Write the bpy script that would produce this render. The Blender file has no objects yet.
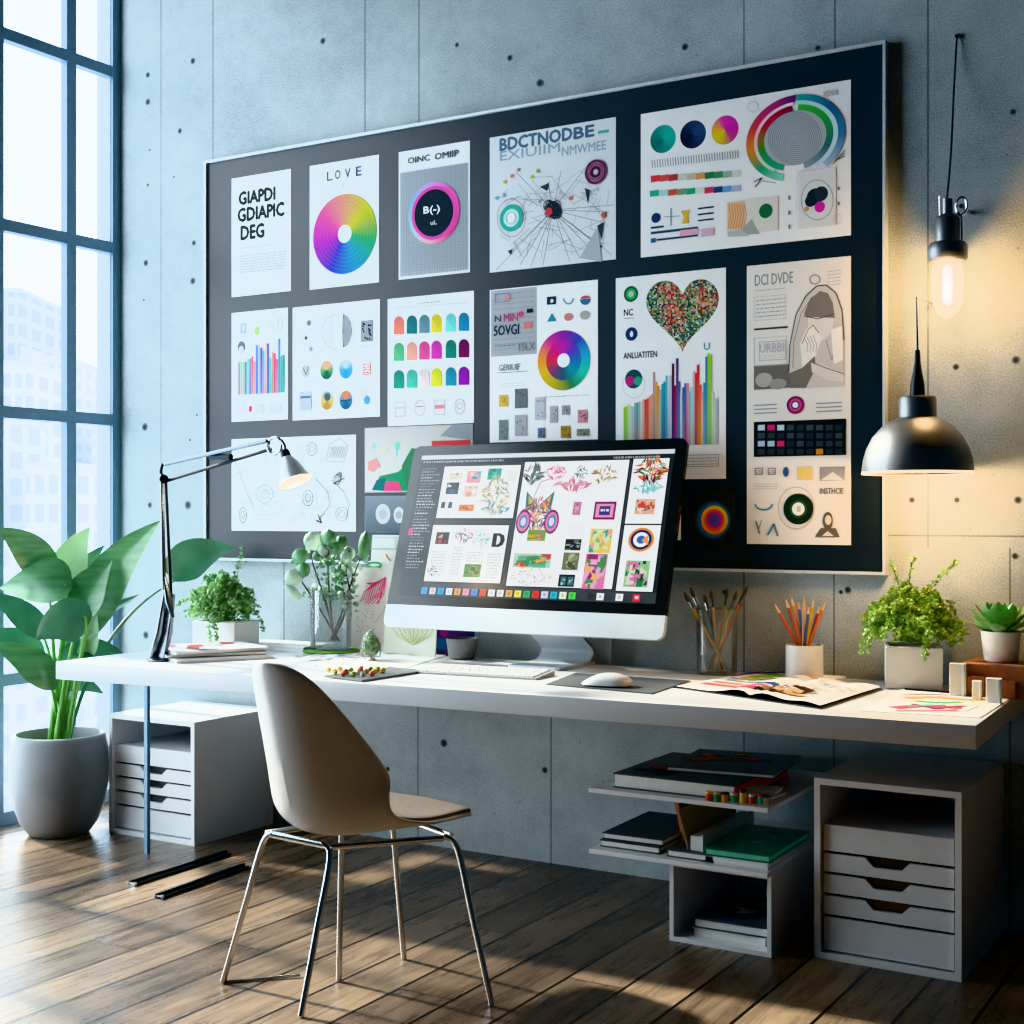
import bpy, bmesh, math, random
from mathutils import Vector, Matrix
random.seed(7)
S = bpy.context.scene
COL = S.collection
PI = math.pi
# ------------------------------------------------------------------ camera model
FPX, HY, CH, WY = 1386.0, 515.0, 1.27, 4.40      # focal (px of 1024), horizon row, eye height, distance camera-wall
YAW = math.atan(838 / 1386.0)
CA, SA = math.cos(YAW), math.sin(YAW)
EYE = Vector((0, -WY, CH))
DZ = 0.745                                        # desk height
def ray(px, py):
    u = (px - 512) / FPX
    return Vector((-SA + u * CA, CA + u * SA, (HY - py) / FPX))
def wall(px, py, Y=0.0):                          # point of the plane y = Y seen at a pixel
    r = ray(px, py); return EYE + r * ((WY + Y) / r.y)
def hz(px, py, z):                                # point of the plane z
    r = ray(px, py); return EYE + r * ((z - CH) / r.z)
def cpt(px, py, d):                               # point at a depth
    return EYE + ray(px, py) * d
def onpl(px, py, p0, n):
    r = ray(px, py); return EYE + r * ((p0 - EYE).dot(n) / r.dot(n))
def depth(p):
    return -SA * p[0] + CA * (p[1] + WY)
def wx(px, Y=0.0): return wall(px, 500, Y).x
XL = wx(120.5)                                    # inner face of the window wall

cd = bpy.data.cameras.new('camera'); cam = bpy.data.objects.new('camera', cd); COL.objects.link(cam)
cam.location = EYE; cam.rotation_euler = (PI / 2, 0, YAW)
cd.sensor_width = 36; cd.lens = FPX / 1024 * 36; cd.shift_y = (HY - 512) / 1024; cd.clip_end = 600
S.camera = cam
S.view_settings.view_transform = 'Khronos PBR Neutral'
S.view_settings.look = 'None'
S.view_settings.exposure = 0.0

# ------------------------------------------------------------------ colours and materials
def lin(c): return c / 12.92 if c <= .04045 else ((c + .055) / 1.055) ** 2.4
def hx(s, a=1.0):
    if not isinstance(s, str): return (s[0], s[1], s[2], 1.0)
    s = s.lstrip('#'); return tuple(lin(int(s[i:i + 2], 16) / 255) for i in (0, 2, 4)) + (a,)
def newmat(name):
    m = bpy.data.materials.new(name); m.use_nodes = True
    nt = m.node_tree; return m, nt, nt.nodes['Principled BSDF']
def N(nt, t, **k):
    n = nt.nodes.new(t)
    for a, b in k.items(): setattr(n, a, b)
    return n
def math_n(nt, op, a, b=None, c=None):
    n = nt.nodes.new('ShaderNodeMath'); n.operation = op
    for i, x in enumerate((a, b, c)):
        if x is None: continue
        if isinstance(x, (int, float)): n.inputs[i].default_value = x
        else: nt.links.new(x, n.inputs[i])
    return n.outputs[0]
def mat(name, col, rough=.5, metal=0.0, var=.06, scale=30, bump=0.0, emit=0, trans=0, sheen=0, stretch=None):
    m, nt, b = newmat(name)
    c = hx(col)
    tc = N(nt, 'ShaderNodeTexCoord'); no = N(nt, 'ShaderNodeTexNoise'); no.inputs['Scale'].default_value = scale
    no.inputs['Detail'].default_value = 4
    if stretch:
        mp = N(nt, 'ShaderNodeMapping'); mp.inputs['Scale'].default_value = stretch
        nt.links.new(tc.outputs['Object'], mp.inputs[0]); nt.links.new(mp.outputs[0], no.inputs[0])
    else: nt.links.new(tc.outputs['Object'], no.inputs['Vector'])
    r = N(nt, 'ShaderNodeValToRGB')
    r.color_ramp.elements[0].position = .3; r.color_ramp.elements[1].position = .7
    r.color_ramp.elements[0].color = tuple(x * (1 - var) for x in c[:3]) + (1,)
    r.color_ramp.elements[1].color = tuple(min(1, x * (1 + var)) for x in c[:3]) + (1,)
    nt.links.new(no.outputs['Fac'], r.inputs[0]); nt.links.new(r.outputs[0], b.inputs['Base Color'])
    b.inputs['Roughness'].default_value = rough; b.inputs['Metallic'].default_value = metal
    if bump:
        bp = N(nt, 'ShaderNodeBump'); bp.inputs['Strength'].default_value = bump; bp.inputs['Distance'].default_value = .01
        nt.links.new(no.outputs['Fac'], bp.inputs['Height']); nt.links.new(bp.outputs[0], b.inputs['Normal'])
    if emit:
        nt.links.new(r.outputs[0], b.inputs['Emission Color']); b.inputs['Emission Strength'].default_value = emit
    if trans:
        b.inputs['Subsurface Weight'].default_value = 0
        out = nt.nodes['Material Output']; tr = N(nt, 'ShaderNodeBsdfTranslucent'); mx = N(nt, 'ShaderNodeMixShader')
        mx.inputs[0].default_value = trans
        nt.links.new(r.outputs[0], tr.inputs[0]); nt.links.new(b.outputs[0], mx.inputs[1]); nt.links.new(tr.outputs[0], mx.inputs[2])
        nt.links.new(mx.outputs[0], out.inputs[0])
    return m
def glass(name, tint='ffffff', refl=.08, op=0.0, opcol='ffffff'):
    m, nt, b = newmat(name); nt.nodes.remove(b)
    out = nt.nodes['Material Output']
    t = N(nt, 'ShaderNodeBsdfTransparent'); t.inputs[0].default_value = hx(tint)
    g = N(nt, 'ShaderNodeBsdfGlossy'); g.inputs['Roughness'].default_value = .03
    fr = N(nt, 'ShaderNodeLayerWeight'); fr.inputs['Blend'].default_value = .25
    k = math_n(nt, 'MULTIPLY_ADD', fr.outputs['Fresnel'], .7, refl * .3)
    mx = N(nt, 'ShaderNodeMixShader'); nt.links.new(k, mx.inputs[0])
    nt.links.new(t.outputs[0], mx.inputs[1]); nt.links.new(g.outputs[0], mx.inputs[2])
    last = mx.outputs[0]
    if op:
        d = N(nt, 'ShaderNodeBsdfDiffuse'); d.inputs[0].default_value = hx(opcol)
        m2 = N(nt, 'ShaderNodeMixShader'); m2.inputs[0].default_value = op
        nt.links.new(last, m2.inputs[1]); nt.links.new(d.outputs[0], m2.inputs[2]); last = m2.outputs[0]
    nt.links.new(last, out.inputs[0]); return m
def glow_glass(name, col, st, mixf):
    m, nt, b = newmat(name); out = nt.nodes['Material Output']; t = N(nt, 'ShaderNodeBsdfTransparent'); e = N(nt, 'ShaderNodeEmission')
    e.inputs[0].default_value = hx(col); e.inputs[1].default_value = st; mx = N(nt, 'ShaderNodeMixShader'); mx.inputs[0].default_value = mixf
    nt.links.new(t.outputs[0], mx.inputs[1]); nt.links.new(e.outputs[0], mx.inputs[2]); nt.links.new(mx.outputs[0], out.inputs[0]); return m
def attr_mat(name, rough=.6, emit=0.0, base=1.0):
    m, nt, b = newmat(name); b.inputs['Specular IOR Level'].default_value = .08 if not emit else .4
    a = N(nt, 'ShaderNodeAttribute'); a.attribute_name = 'Col'
    no = N(nt, 'ShaderNodeTexNoise'); no.inputs['Scale'].default_value = 60
    tc = N(nt, 'ShaderNodeTexCoord'); nt.links.new(tc.outputs['Object'], no.inputs['Vector'])
    k = math_n(nt, 'MULTIPLY_ADD', no.outputs['Fac'], .08, base - .04)
    mx = N(nt, 'ShaderNodeVectorMath'); mx.operation = 'SCALE'
    nt.links.new(a.outputs['Color'], mx.inputs[0]); nt.links.new(k, mx.inputs['Scale'])
    nt.links.new(mx.outputs[0], b.inputs['Base Color']); b.inputs['Roughness'].default_value = rough
    if emit:
        nt.links.new(a.outputs['Color'], b.inputs['Emission Color']); b.inputs['Emission Strength'].default_value = emit
    return m

def concrete_mat():
    m, nt, b = newmat('concrete')
    tc = N(nt, 'ShaderNodeTexCoord'); sp = N(nt, 'ShaderNodeSeparateXYZ'); nt.links.new(tc.outputs['Object'], sp.inputs[0])
    def noise(s, d=6, r=.6):
        n = N(nt, 'ShaderNodeTexNoise'); n.inputs['Scale'].default_value = s; n.inputs['Detail'].default_value = d
        n.inputs['Roughness'].default_value = r; nt.links.new(tc.outputs['Object'], n.inputs['Vector']); return n.outputs['Fac']
    a, c, f = noise(1.1), noise(9, 8, .7), noise(190, 3)
    v = math_n(nt, 'ADD', math_n(nt, 'MULTIPLY', a, .45), math_n(nt, 'MULTIPLY', c, .3))
    v = math_n(nt, 'ADD', v, math_n(nt, 'MULTIPLY_ADD', f, .55, -.125))
    r = N(nt, 'ShaderNodeValToRGB'); e = r.color_ramp.elements
    e[0].position = .30; e[0].color = hx('6f7c84'); e[1].position = .74; e[1].color = hx('c4cfd3')
    nt.links.new(v, r.inputs[0])
    # small pits
    vo = N(nt, 'ShaderNodeTexVoronoi'); vo.inputs['Scale'].default_value = 9; nt.links.new(tc.outputs['Object'], vo.inputs['Vector'])
    pit = math_n(nt, 'LESS_THAN', vo.outputs['Distance'], .035)
    # panel joints: vertical everywhere, one horizontal on the right, lower panels offset
    x, z = sp.outputs['X'], sp.outputs['Z']
    jm = None
    def line(coord, at, w, cond=None):
        nonlocal jm
        l = math_n(nt, 'LESS_THAN', math_n(nt, 'ABSOLUTE', math_n(nt, 'SUBTRACT', coord, at)), w)
        if cond is not None: l = math_n(nt, 'MULTIPLY', l, cond)
        jm = l if jm is None else math_n(nt, 'MAXIMUM', jm, l)
    up = math_n(nt, 'GREATER_THAN', z, 1.17)
    lo = math_n(nt, 'SUBTRACT', 1.0, up)
    for px in (161, 213, 365, 419, 744, 835, 928): line(x, wx(px), .003, up)
    for px in (284, 418, 551, 744, 834, 1010): line(x, wx(px), .003, lo)
    rt = math_n(nt, 'GREATER_THAN', x, wx(888))
    line(z, wall(975, 536).z, .003, rt)
    dk = math_n(nt, 'MAXIMUM', math_n(nt, 'MULTIPLY', jm, .6), math_n(nt, 'MULTIPLY', pit, .45))
    mx = N(nt, 'ShaderNodeMix'); mx.data_type = 'RGBA'
    nt.links.new(dk, mx.inputs[0]); nt.links.new(r.outputs[0], mx.inputs[6]); mx.inputs[7].default_value = hx('2b3236')
    nt.links.new(mx.outputs[2], b.inputs['Base Color']); b.inputs['Roughness'].default_value = .8
    bp = N(nt, 'ShaderNodeBump'); bp.inputs['Strength'].default_value = .5; bp.inputs['Distance'].default_value = .006
    h = math_n(nt, 'SUBTRACT', math_n(nt, 'ADD', math_n(nt, 'MULTIPLY', f, .7), c), math_n(nt, 'MULTIPLY', dk, 2.0))
    nt.links.new(h, bp.inputs['Height']); nt.links.new(bp.outputs[0], b.inputs['Normal'])
    return m

def floor_mat():
    m, nt, b = newmat('plank_floor')
    tc = N(nt, 'ShaderNodeTexCoord'); sp = N(nt, 'ShaderNodeSeparateXYZ'); nt.links.new(tc.outputs['Object'], sp.inputs[0])
    W = .172
    px = math_n(nt, 'DIVIDE', math_n(nt, 'ADD', sp.outputs['X'], 20.07), W)
    idx = math_n(nt, 'FLOOR', px); fx = math_n(nt, 'FRACT', px)
    wn = N(nt, 'ShaderNodeTexWhiteNoise'); wn.noise_dimensions = '1D'; nt.links.new(idx, wn.inputs['W'])
    L = 2.1
    py = math_n(nt, 'DIVIDE', math_n(nt, 'ADD', math_n(nt, 'ADD', sp.outputs['Y'], 30), math_n(nt, 'MULTIPLY', wn.outputs['Value'], L)), L)
    idy = math_n(nt, 'FLOOR', py); fy = math_n(nt, 'FRACT', py)
    w2 = N(nt, 'ShaderNodeTexWhiteNoise'); w2.noise_dimensions = '2D'
    cb = N(nt, 'ShaderNodeCombineXYZ'); nt.links.new(idx, cb.inputs[0]); nt.links.new(idy, cb.inputs[1]); nt.links.new(cb.outputs[0], w2.inputs['Vector'])
    gx = math_n(nt, 'GREATER_THAN', math_n(nt, 'ABSOLUTE', math_n(nt, 'SUBTRACT', fx, .5)), .472)
    gy = math_n(nt, 'GREATER_THAN', math_n(nt, 'ABSOLUTE', math_n(nt, 'SUBTRACT', fy, .5)), .4988)
    gap = math_n(nt, 'MAXIMUM', gx, gy)
    # grain
    cm = N(nt, 'ShaderNodeCombineXYZ')
    nt.links.new(math_n(nt, 'ADD', math_n(nt, 'MULTIPLY', sp.outputs['X'], 26), math_n(nt, 'MULTIPLY', w2.outputs['Value'], 40)), cm.inputs[0])
    nt.links.new(math_n(nt, 'MULTIPLY', sp.outputs['Y'], 2.2), cm.inputs[1])
    nt.links.new(math_n(nt, 'MULTIPLY', idx, 3.7), cm.inputs[2])
    g1 = N(nt, 'ShaderNodeTexNoise'); g1.inputs['Scale'].default_value = 1.0; g1.inputs['Detail'].default_value = 8; g1.inputs['Roughness'].default_value = .65
    g1.inputs['Distortion'].default_value = 1.2; nt.links.new(cm.outputs[0], g1.inputs['Vector'])
    g2 = N(nt, 'ShaderNodeTexNoise'); g2.inputs['Scale'].default_value = 2.2; g2.inputs['Detail'].default_value = 5; nt.links.new(tc.outputs['Object'], g2.inputs['Vector'])
    v = math_n(nt, 'ADD', math_n(nt, 'MULTIPLY', g1.outputs['Fac'], .55), math_n(nt, 'MULTIPLY', g2.outputs['Fac'], .3))
    v = math_n(nt, 'ADD', v, math_n(nt, 'MULTIPLY', w2.outputs['Value'], .18))
    r = N(nt, 'ShaderNodeValToRGB'); e = r.color_ramp.elements
    e[0].position = .3; e[0].color = hx('332c26'); e[1].position = .72; e[1].color = hx('94806a')
    k = e.new(.5); k.color = hx('66574a')
    nt.links.new(v, r.inputs[0])
    mx = N(nt, 'ShaderNodeMix'); mx.data_type = 'RGBA'
    nt.links.new(gap, mx.inputs[0]); nt.links.new(r.outputs[0], mx.inputs[6]); mx.inputs[7].default_value = hx('0c0b0a')
    nt.links.new(mx.outputs[2], b.inputs['Base Color'])
    ro = math_n(nt, 'MULTIPLY_ADD', g1.outputs['Fac'], .34, .12); nt.links.new(ro, b.inputs['Roughness'])
    bp = N(nt, 'ShaderNodeBump'); bp.inputs['Strength'].default_value = .35; bp.inputs['Distance'].default_value = .005
    nt.links.new(math_n(nt, 'SUBTRACT', g1.outputs['Fac'], math_n(nt, 'MULTIPLY', gap, 2.5)), bp.inputs['Height'])
    nt.links.new(bp.outputs[0], b.inputs['Normal'])
    return m

def facade_mat(name, wallc, winc, sx, sz, duty=.35):
    m, nt, b = newmat(name)
    tc = N(nt, 'ShaderNodeTexCoord'); sp = N(nt, 'ShaderNodeSeparateXYZ'); nt.links.new(tc.outputs['Object'], sp.inputs[0])
    h = math_n(nt, 'ADD', sp.outputs['X'], sp.outputs['Y'])
    a = math_n(nt, 'GREATER_THAN', math_n(nt, 'FRACT', math_n(nt, 'DIVIDE', math_n(nt, 'ADD', h, 500), sx)), duty)
    c = math_n(nt, 'GREATER_THAN', math_n(nt, 'FRACT', math_n(nt, 'DIVIDE', math_n(nt, 'ADD', sp.outputs['Z'], 500), sz)), duty)
    mx = N(nt, 'ShaderNodeMix'); mx.data_type = 'RGBA'; nt.links.new(math_n(nt, 'MULTIPLY', a, c), mx.inputs[0])
    mx.inputs[6].default_value = hx(wallc); mx.inputs[7].default_value = hx(winc)
    nt.links.new(mx.outputs[2], b.inputs['Base Color']); b.inputs['Roughness'].default_value = .7
    return m

M = dict(
    white=mat('white_lacquer', 'e6e8ea', .35, var=.015), white2=mat('white_board', 'dcdfe2', .45, var=.02),
    desk=mat('desk_laminate', 'd9dde2', .30, var=.012, scale=12),
    inside=mat('cabinet_inside', 'b9bec4', .6, var=.03),
    frame=mat('window_metal', '6c8ba3', .45, .1, var=.06), framelt=mat('window_metal_pale', 'b4c8d8', .5, .1),  # frame colour is lightened to take in the window's veiling glow
    board=mat('board_felt', '1c2731', .36, var=.08, scale=4), edge=mat('board_edge', 'cfdae2', .35, .3),
    dark=mat('dark_steel', '23282d', .38, .75), black=mat('black_plastic', '0d0f11', .22), bronze=mat('dark_bronze', '7c8085', .42, .85),
    chrome=mat('chrome', 'c4c8cc', .16, 1.0, var=.03), lampm=mat('lamp_metal', '737b82', .25, .95, var=.05),
    alu=mat('aluminium', 'd6dfe4', .32, .35, var=.02), silver=mat('silver_stand', 'bcc8d2', .3, .25, var=.02),
    shell=mat('chair_shell', 'c3c5c7', .42, var=.03, scale=60), pad=mat('chair_pad', '4b423c', .8, var=.1, scale=80, bump=.2),
    pot=mat('stone_pot', '83868a', .62, var=.10, scale=7, bump=.1), soil=mat('soil', '2c211a', .95, var=.3, scale=80, bump=.6),
    conc=mat('cast_concrete', 'c9c6c2', .7, var=.05, scale=18, bump=.1), ceramic=mat('white_ceramic', 'dcdad6', .3, var=.02),
    grey=mat('grey_ceramic', '7c7f82', .5, var=.05),
    leaf=mat('leaf_green', '55835a', .24, var=.25, scale=7, trans=.07, stretch=(1, 1, 6)), leafb=mat('leaf_dark', '426f57', .26, var=.2, scale=7, trans=.1),
    leafp=mat('leaf_pale', '90b58a', .28, var=.18, scale=8, trans=.1), stem=mat('leaf_stem', '6aa352', .4, var=.12),
    fern=mat('fern_green', '82aa76', .5, var=.4, scale=45, trans=.2), fernr=mat('fern_yellowgreen', '8cae5a', .5, var=.4, scale=45, trans=.2),
    succ=mat('succulent_green', '639a62', .3, var=.35, scale=35), euc=mat('euc_leaf', '5e9168', .4, var=.3, scale=25, trans=.15),
    eucp=mat('euc_leaf_pale', 'a9c6b4', .45, var=.15, scale=25, trans=.2), twig=mat('twig', '4c3b2c', .8, var=.2),
    moss=mat('moss', '5f8f3c', .9, var=.4, scale=120, bump=.5), cork=mat('terracotta_block', '87553f', .8, var=.15, scale=50, bump=.2),
    paper=mat('paper_edge', 'e9e9e6', .7, var=.04, scale=40), greymag=mat('grey_cover', '565d63', .4, var=.12, scale=9),
    dmag=mat('dark_cover', '474e55', .35, var=.2, scale=8), green=mat('green_cover', '0f5a40', .35, var=.12, scale=6),
    mint=mat('mint_edge', '7fd0b4', .5), tan=mat('kraft', '948a78', .6, var=.08), red=mat('red_cover', 'b8342c', .4),
    purple=mat('purple_cover', '6a4a8e', .4, var=.3, scale=20), orange=mat('orange_cover', 'c8692f', .45), slate=mat('slate_pad', '434a50', .7, var=.05, scale=200),
    keys=mat('key_plastic', 'eef0f1', .4, var=.01), wood=mat('pencil_wood', 'd9b27c', .6), graphite=mat('graphite', '2a2a2c', .4), bristle=mat('bristle', '3a2a22', .8, var=.3, scale=200),
    mousew=mat('mouse_shell', 'd9dcde', .22, var=.01),
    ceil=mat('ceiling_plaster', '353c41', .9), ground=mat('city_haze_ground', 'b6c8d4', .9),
    glass=glass('window_glass', 'f4fbff', .05), cup=glass('clear_glass', 'f3f6f6', .12, .07, 'c8d0d4'), bulbg=glow_glass('bulb_glow_glass', 'ffdca8', 6.0, .32),
    glow=mat('lamp_glow', 'ffd9a0', .5, emit=7, var=.01), hot=mat('filament_glow', 'ffd08a', .5, emit=22, var=.01), rim=mat('rim_glow', 'ffd9a4', .5, emit=4), warmin=mat('lamp_inner_glow', 'ffd9a4', .5, emit=2.5),
    print=attr_mat('printed_ink', .55), screen=attr_mat('screen_image', .25, emit=1.0, base=.1),
)
M['board'].node_tree.nodes['Principled BSDF'].inputs['Specular IOR Level'].default_value = .3
M['concrete'] = concrete_mat(); M['floor'] = floor_mat()

# ------------------------------------------------------------------ mesh helpers
class MB:
    def __init__(s): s.v = []; s.f = []; s.m = []; s.mi = 0
    def add(s, vs, fs):
        o = len(s.v); s.v += [Vector(p) for p in vs]; s.f += [tuple(i + o for i in f) for f in fs]; s.m += [s.mi] * len(fs); return s
    def box(s, c, d, rz=0, bev=0, mtx=None, seg=2):
        bm = bmesh.new(); bmesh.ops.create_cube(bm, size=1); bmesh.ops.scale(bm, vec=d, verts=bm.verts)
        if bev: bmesh.ops.bevel(bm, geom=bm.edges[:], offset=bev, segments=seg, affect='EDGES', profile=.5)
        T = mtx if mtx is not None else Matrix.Translation(c) @ Matrix.Rotation(rz, 4, 'Z')
        bm.transform(T); bm.verts.index_update()
        s.add([v.co.copy() for v in bm.verts], [[v.index for v in f.verts] for f in bm.faces]); bm.free(); return s
    def bx(s, x0, x1, y0, y1, z0, z1, bev=0):
        return s.box(((x0 + x1) / 2, (y0 + y1) / 2, (z0 + z1) / 2), (abs(x1 - x0), abs(y1 - y0), abs(z1 - z0)), 0, bev)
    def tube(s, pts, r, n=8, cap=True):
        pts = [Vector(p) for p in pts]; k = len(pts); rs = r if isinstance(r, (list, tuple)) else [r] * k
        vs, fs = [], []; nx = None
        for i, p in enumerate(pts):
            t = (pts[min(i + 1, k - 1)] - pts[max(i - 1, 0)]).normalized()
            if nx is None:
                a = Vector((0, 0, 1)) if abs(t.z) < .9 else Vector((1, 0, 0)); nx = t.cross(a).normalized()
            else: nx = (nx - t * nx.dot(t)).normalized()
            b = t.cross(nx)
            for j in range(n):
                an = 2 * PI * j / n; vs.append(p + (nx * math.cos(an) + b * math.sin(an)) * rs[i])
        for i in range(k - 1):
            for j in range(n):
                a, b2 = i * n + j, i * n + (j + 1) % n; fs.append((a, b2, b2 + n, a + n))
        if cap: fs += [tuple(range(n))[::-1], tuple(range((k - 1) * n, k * n))]
        return s.add(vs, fs)
    def lathe(s, prof, c, n=40, mtx=None, sq=None):
        c = Vector(c); vs, fs = [], []; k = len(prof)
        for r, z in prof:
            for j in range(n):
                an = 2 * PI * j / n; p = Vector((r * math.cos(an), r * math.sin(an), z)); p = (mtx @ p) if mtx is not None else p
                vs.append(c + p)
        for i in range(k - 1):
            for j in range(n):
                a, b = i * n + j, i * n + (j + 1) % n; fs.append((a, b, b + n, a + n))
        if prof[0][0] > 1e-6: fs.append(tuple(range(n))[::-1])
        if prof[-1][0] > 1e-6: fs.append(tuple(range((k - 1) * n, k * n)))
        return s.add(vs, fs)
    def grid(s, rows, both=False):
        k, n = len(rows), len(rows[0]); vs = [p for r in rows for p in r]; fs = []
        for i in range(k - 1):
            for j in range(n - 1): a = i * n + j; fs.append((a, a + 1, a + n + 1, a + n))
        return s.add(vs, fs)
    def prism(s, poly, h, mtx):                    # 2-D polygon (x, y) extruded 0..h, placed by mtx
        n = len(poly); vs = [mtx @ Vector((x, y, 0)) for x, y in poly] + [mtx @ Vector((x, y, h)) for x, y in poly]
        fs = [tuple(range(n))[::-1], tuple(range(n, 2 * n))] + [(i, (i + 1) % n, n + (i + 1) % n, n + i) for i in range(n)]
        return s.add(vs, fs)
    def ball(s, c, r, sc=(1, 1, 1), n=12, jit=0):
        pr = []
        for i in range(n + 1):
            a = -PI / 2 + PI * i / n; pr.append((r * math.cos(a) if 0 < i < n else 0, r * math.sin(a)))
        m = Matrix.Diagonal(Vector((sc[0], sc[1], sc[2]))).to_4x4(); o = len(s.v)
        s.lathe(pr, c, max(8, n), m)
        if jit:
            for q in range(o, len(s.v)): s.v[q] += Vector((random.uniform(-jit, jit), random.uniform(-jit, jit), random.uniform(-jit, jit)))
        return s
def _mesh(name, mb, mats, off, smooth):
    me = bpy.data.meshes.new(name); me.from_pydata([tuple(p - off) for p in mb.v], [], mb.f)
    mats = mats if isinstance(mats, (list, tuple)) else [mats]
    for m in mats: me.materials.append(m)
    if len(mats) > 1: me.polygons.foreach_set('material_index', mb.m)
    bm = bmesh.new(); bm.from_mesh(me); bmesh.ops.remove_doubles(bm, verts=bm.verts, dist=1e-6)
    bmesh.ops.recalc_face_normals(bm, faces=bm.faces); bm.to_mesh(me); bm.free()
    if smooth:
        me.polygons.foreach_set('use_smooth', [True] * len(me.polygons)); me.set_sharp_from_angle(angle=math.radians(smooth if smooth is not True else 40))
    me.update(); return me
def origin_of(o):
    p = Vector((0, 0, 0))
    while o: p += o.location; o = o.parent
    return p
def tag(o, label=None, cat=None, group=None, kind=None):
    for k, v in (('label', label), ('category', cat), ('group', group), ('kind', kind)):
        if v: o[k] = v
    return o
def thing(name, loc, label, cat, group=None, kind=None):
    o = bpy.data.objects.new(name, None); COL.objects.link(o); o.location = loc; o.empty_display_size = .05
    return tag(o, label, cat, group, kind)
def part(root, name, mb, m, smooth=True, label=None):
    o = bpy.data.objects.new(name, _mesh(name, mb, m, origin_of(root), smooth)); COL.objects.link(o); o.parent = root
    if label: o['label'] = label
    return o
def solo(name, mb, m, label, cat, group=None, kind=None, smooth=True, loc=None):
    if loc is None:
        n = len(mb.v); loc = Vector((sum(p.x for p in mb.v) / n, sum(p.y for p in mb.v) / n, min(p.z for p in mb.v)))
    o = bpy.data.objects.new(name, _mesh(name, mb, m, Vector(loc), smooth)); COL.objects.link(o); o.location = loc
    return tag(o, label, cat, group, kind)
def struct(name, mb, m, smooth=False):
    return solo(name, mb, m, None, None, kind='structure', smooth=smooth, loc=(0, 0, 0))
def bez(p, n):
    p = [Vector(q) for q in p]; out = []
    for i in range(n + 1):
        t = i / n; q = p[:]
        while len(q) > 1: q = [q[j].lerp(q[j + 1], t) for j in range(len(q) - 1)]
        out.append(q[0])
    return out
def smoothpath(pts, n=6):                           # Catmull-Rom through points
    pts = [Vector(p) for p in pts]; P = [pts[0] * 2 - pts[1]] + pts + [pts[-1] * 2 - pts[-2]]; out = []
    for i in range(1, len(P) - 2):
        a, b, c, d = P[i - 1:i + 3]
        for k in range(n):
            t = k / n; out.append(.5 * ((2 * b) + (c - a) * t + (2 * a - 5 * b + 4 * c - d) * t * t + (3 * b - a - 3 * c + d) * t ** 3))
    return out + [pts[-1]]

# ------------------------------------------------------------------ flat artwork (printed ink on a sheet)
_txt = {}
def text_polys(s, bold=0.0):
    key = (s, bold)
    if key not in _txt:
        cu = bpy.data.curves.new('lettering', 'FONT'); cu.body = s; cu.resolution_u = 2; cu.offset = bold
        o = bpy.data.objects.new('lettering', cu); COL.objects.link(o); dg = bpy.context.evaluated_depsgraph_get(); dg.update()
        me = o.evaluated_get(dg).to_mesh()
        vs = [(v.co.x, v.co.y) for v in me.vertices]; fs = [tuple(p.vertices) for p in me.polygons]
        o.evaluated_get(dg).to_mesh_clear(); bpy.data.objects.remove(o); bpy.data.curves.remove(cu)
        x0 = min(v[0] for v in vs); x1 = max(v[0] for v in vs); y0 = min(v[1] for v in vs); y1 = max(v[1] for v in vs)
        _txt[key] = ([((x - x0) / (x1 - x0), (y - y0) / (y1 - y0)) for x, y in vs], fs)
    return _txt[key]
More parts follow.
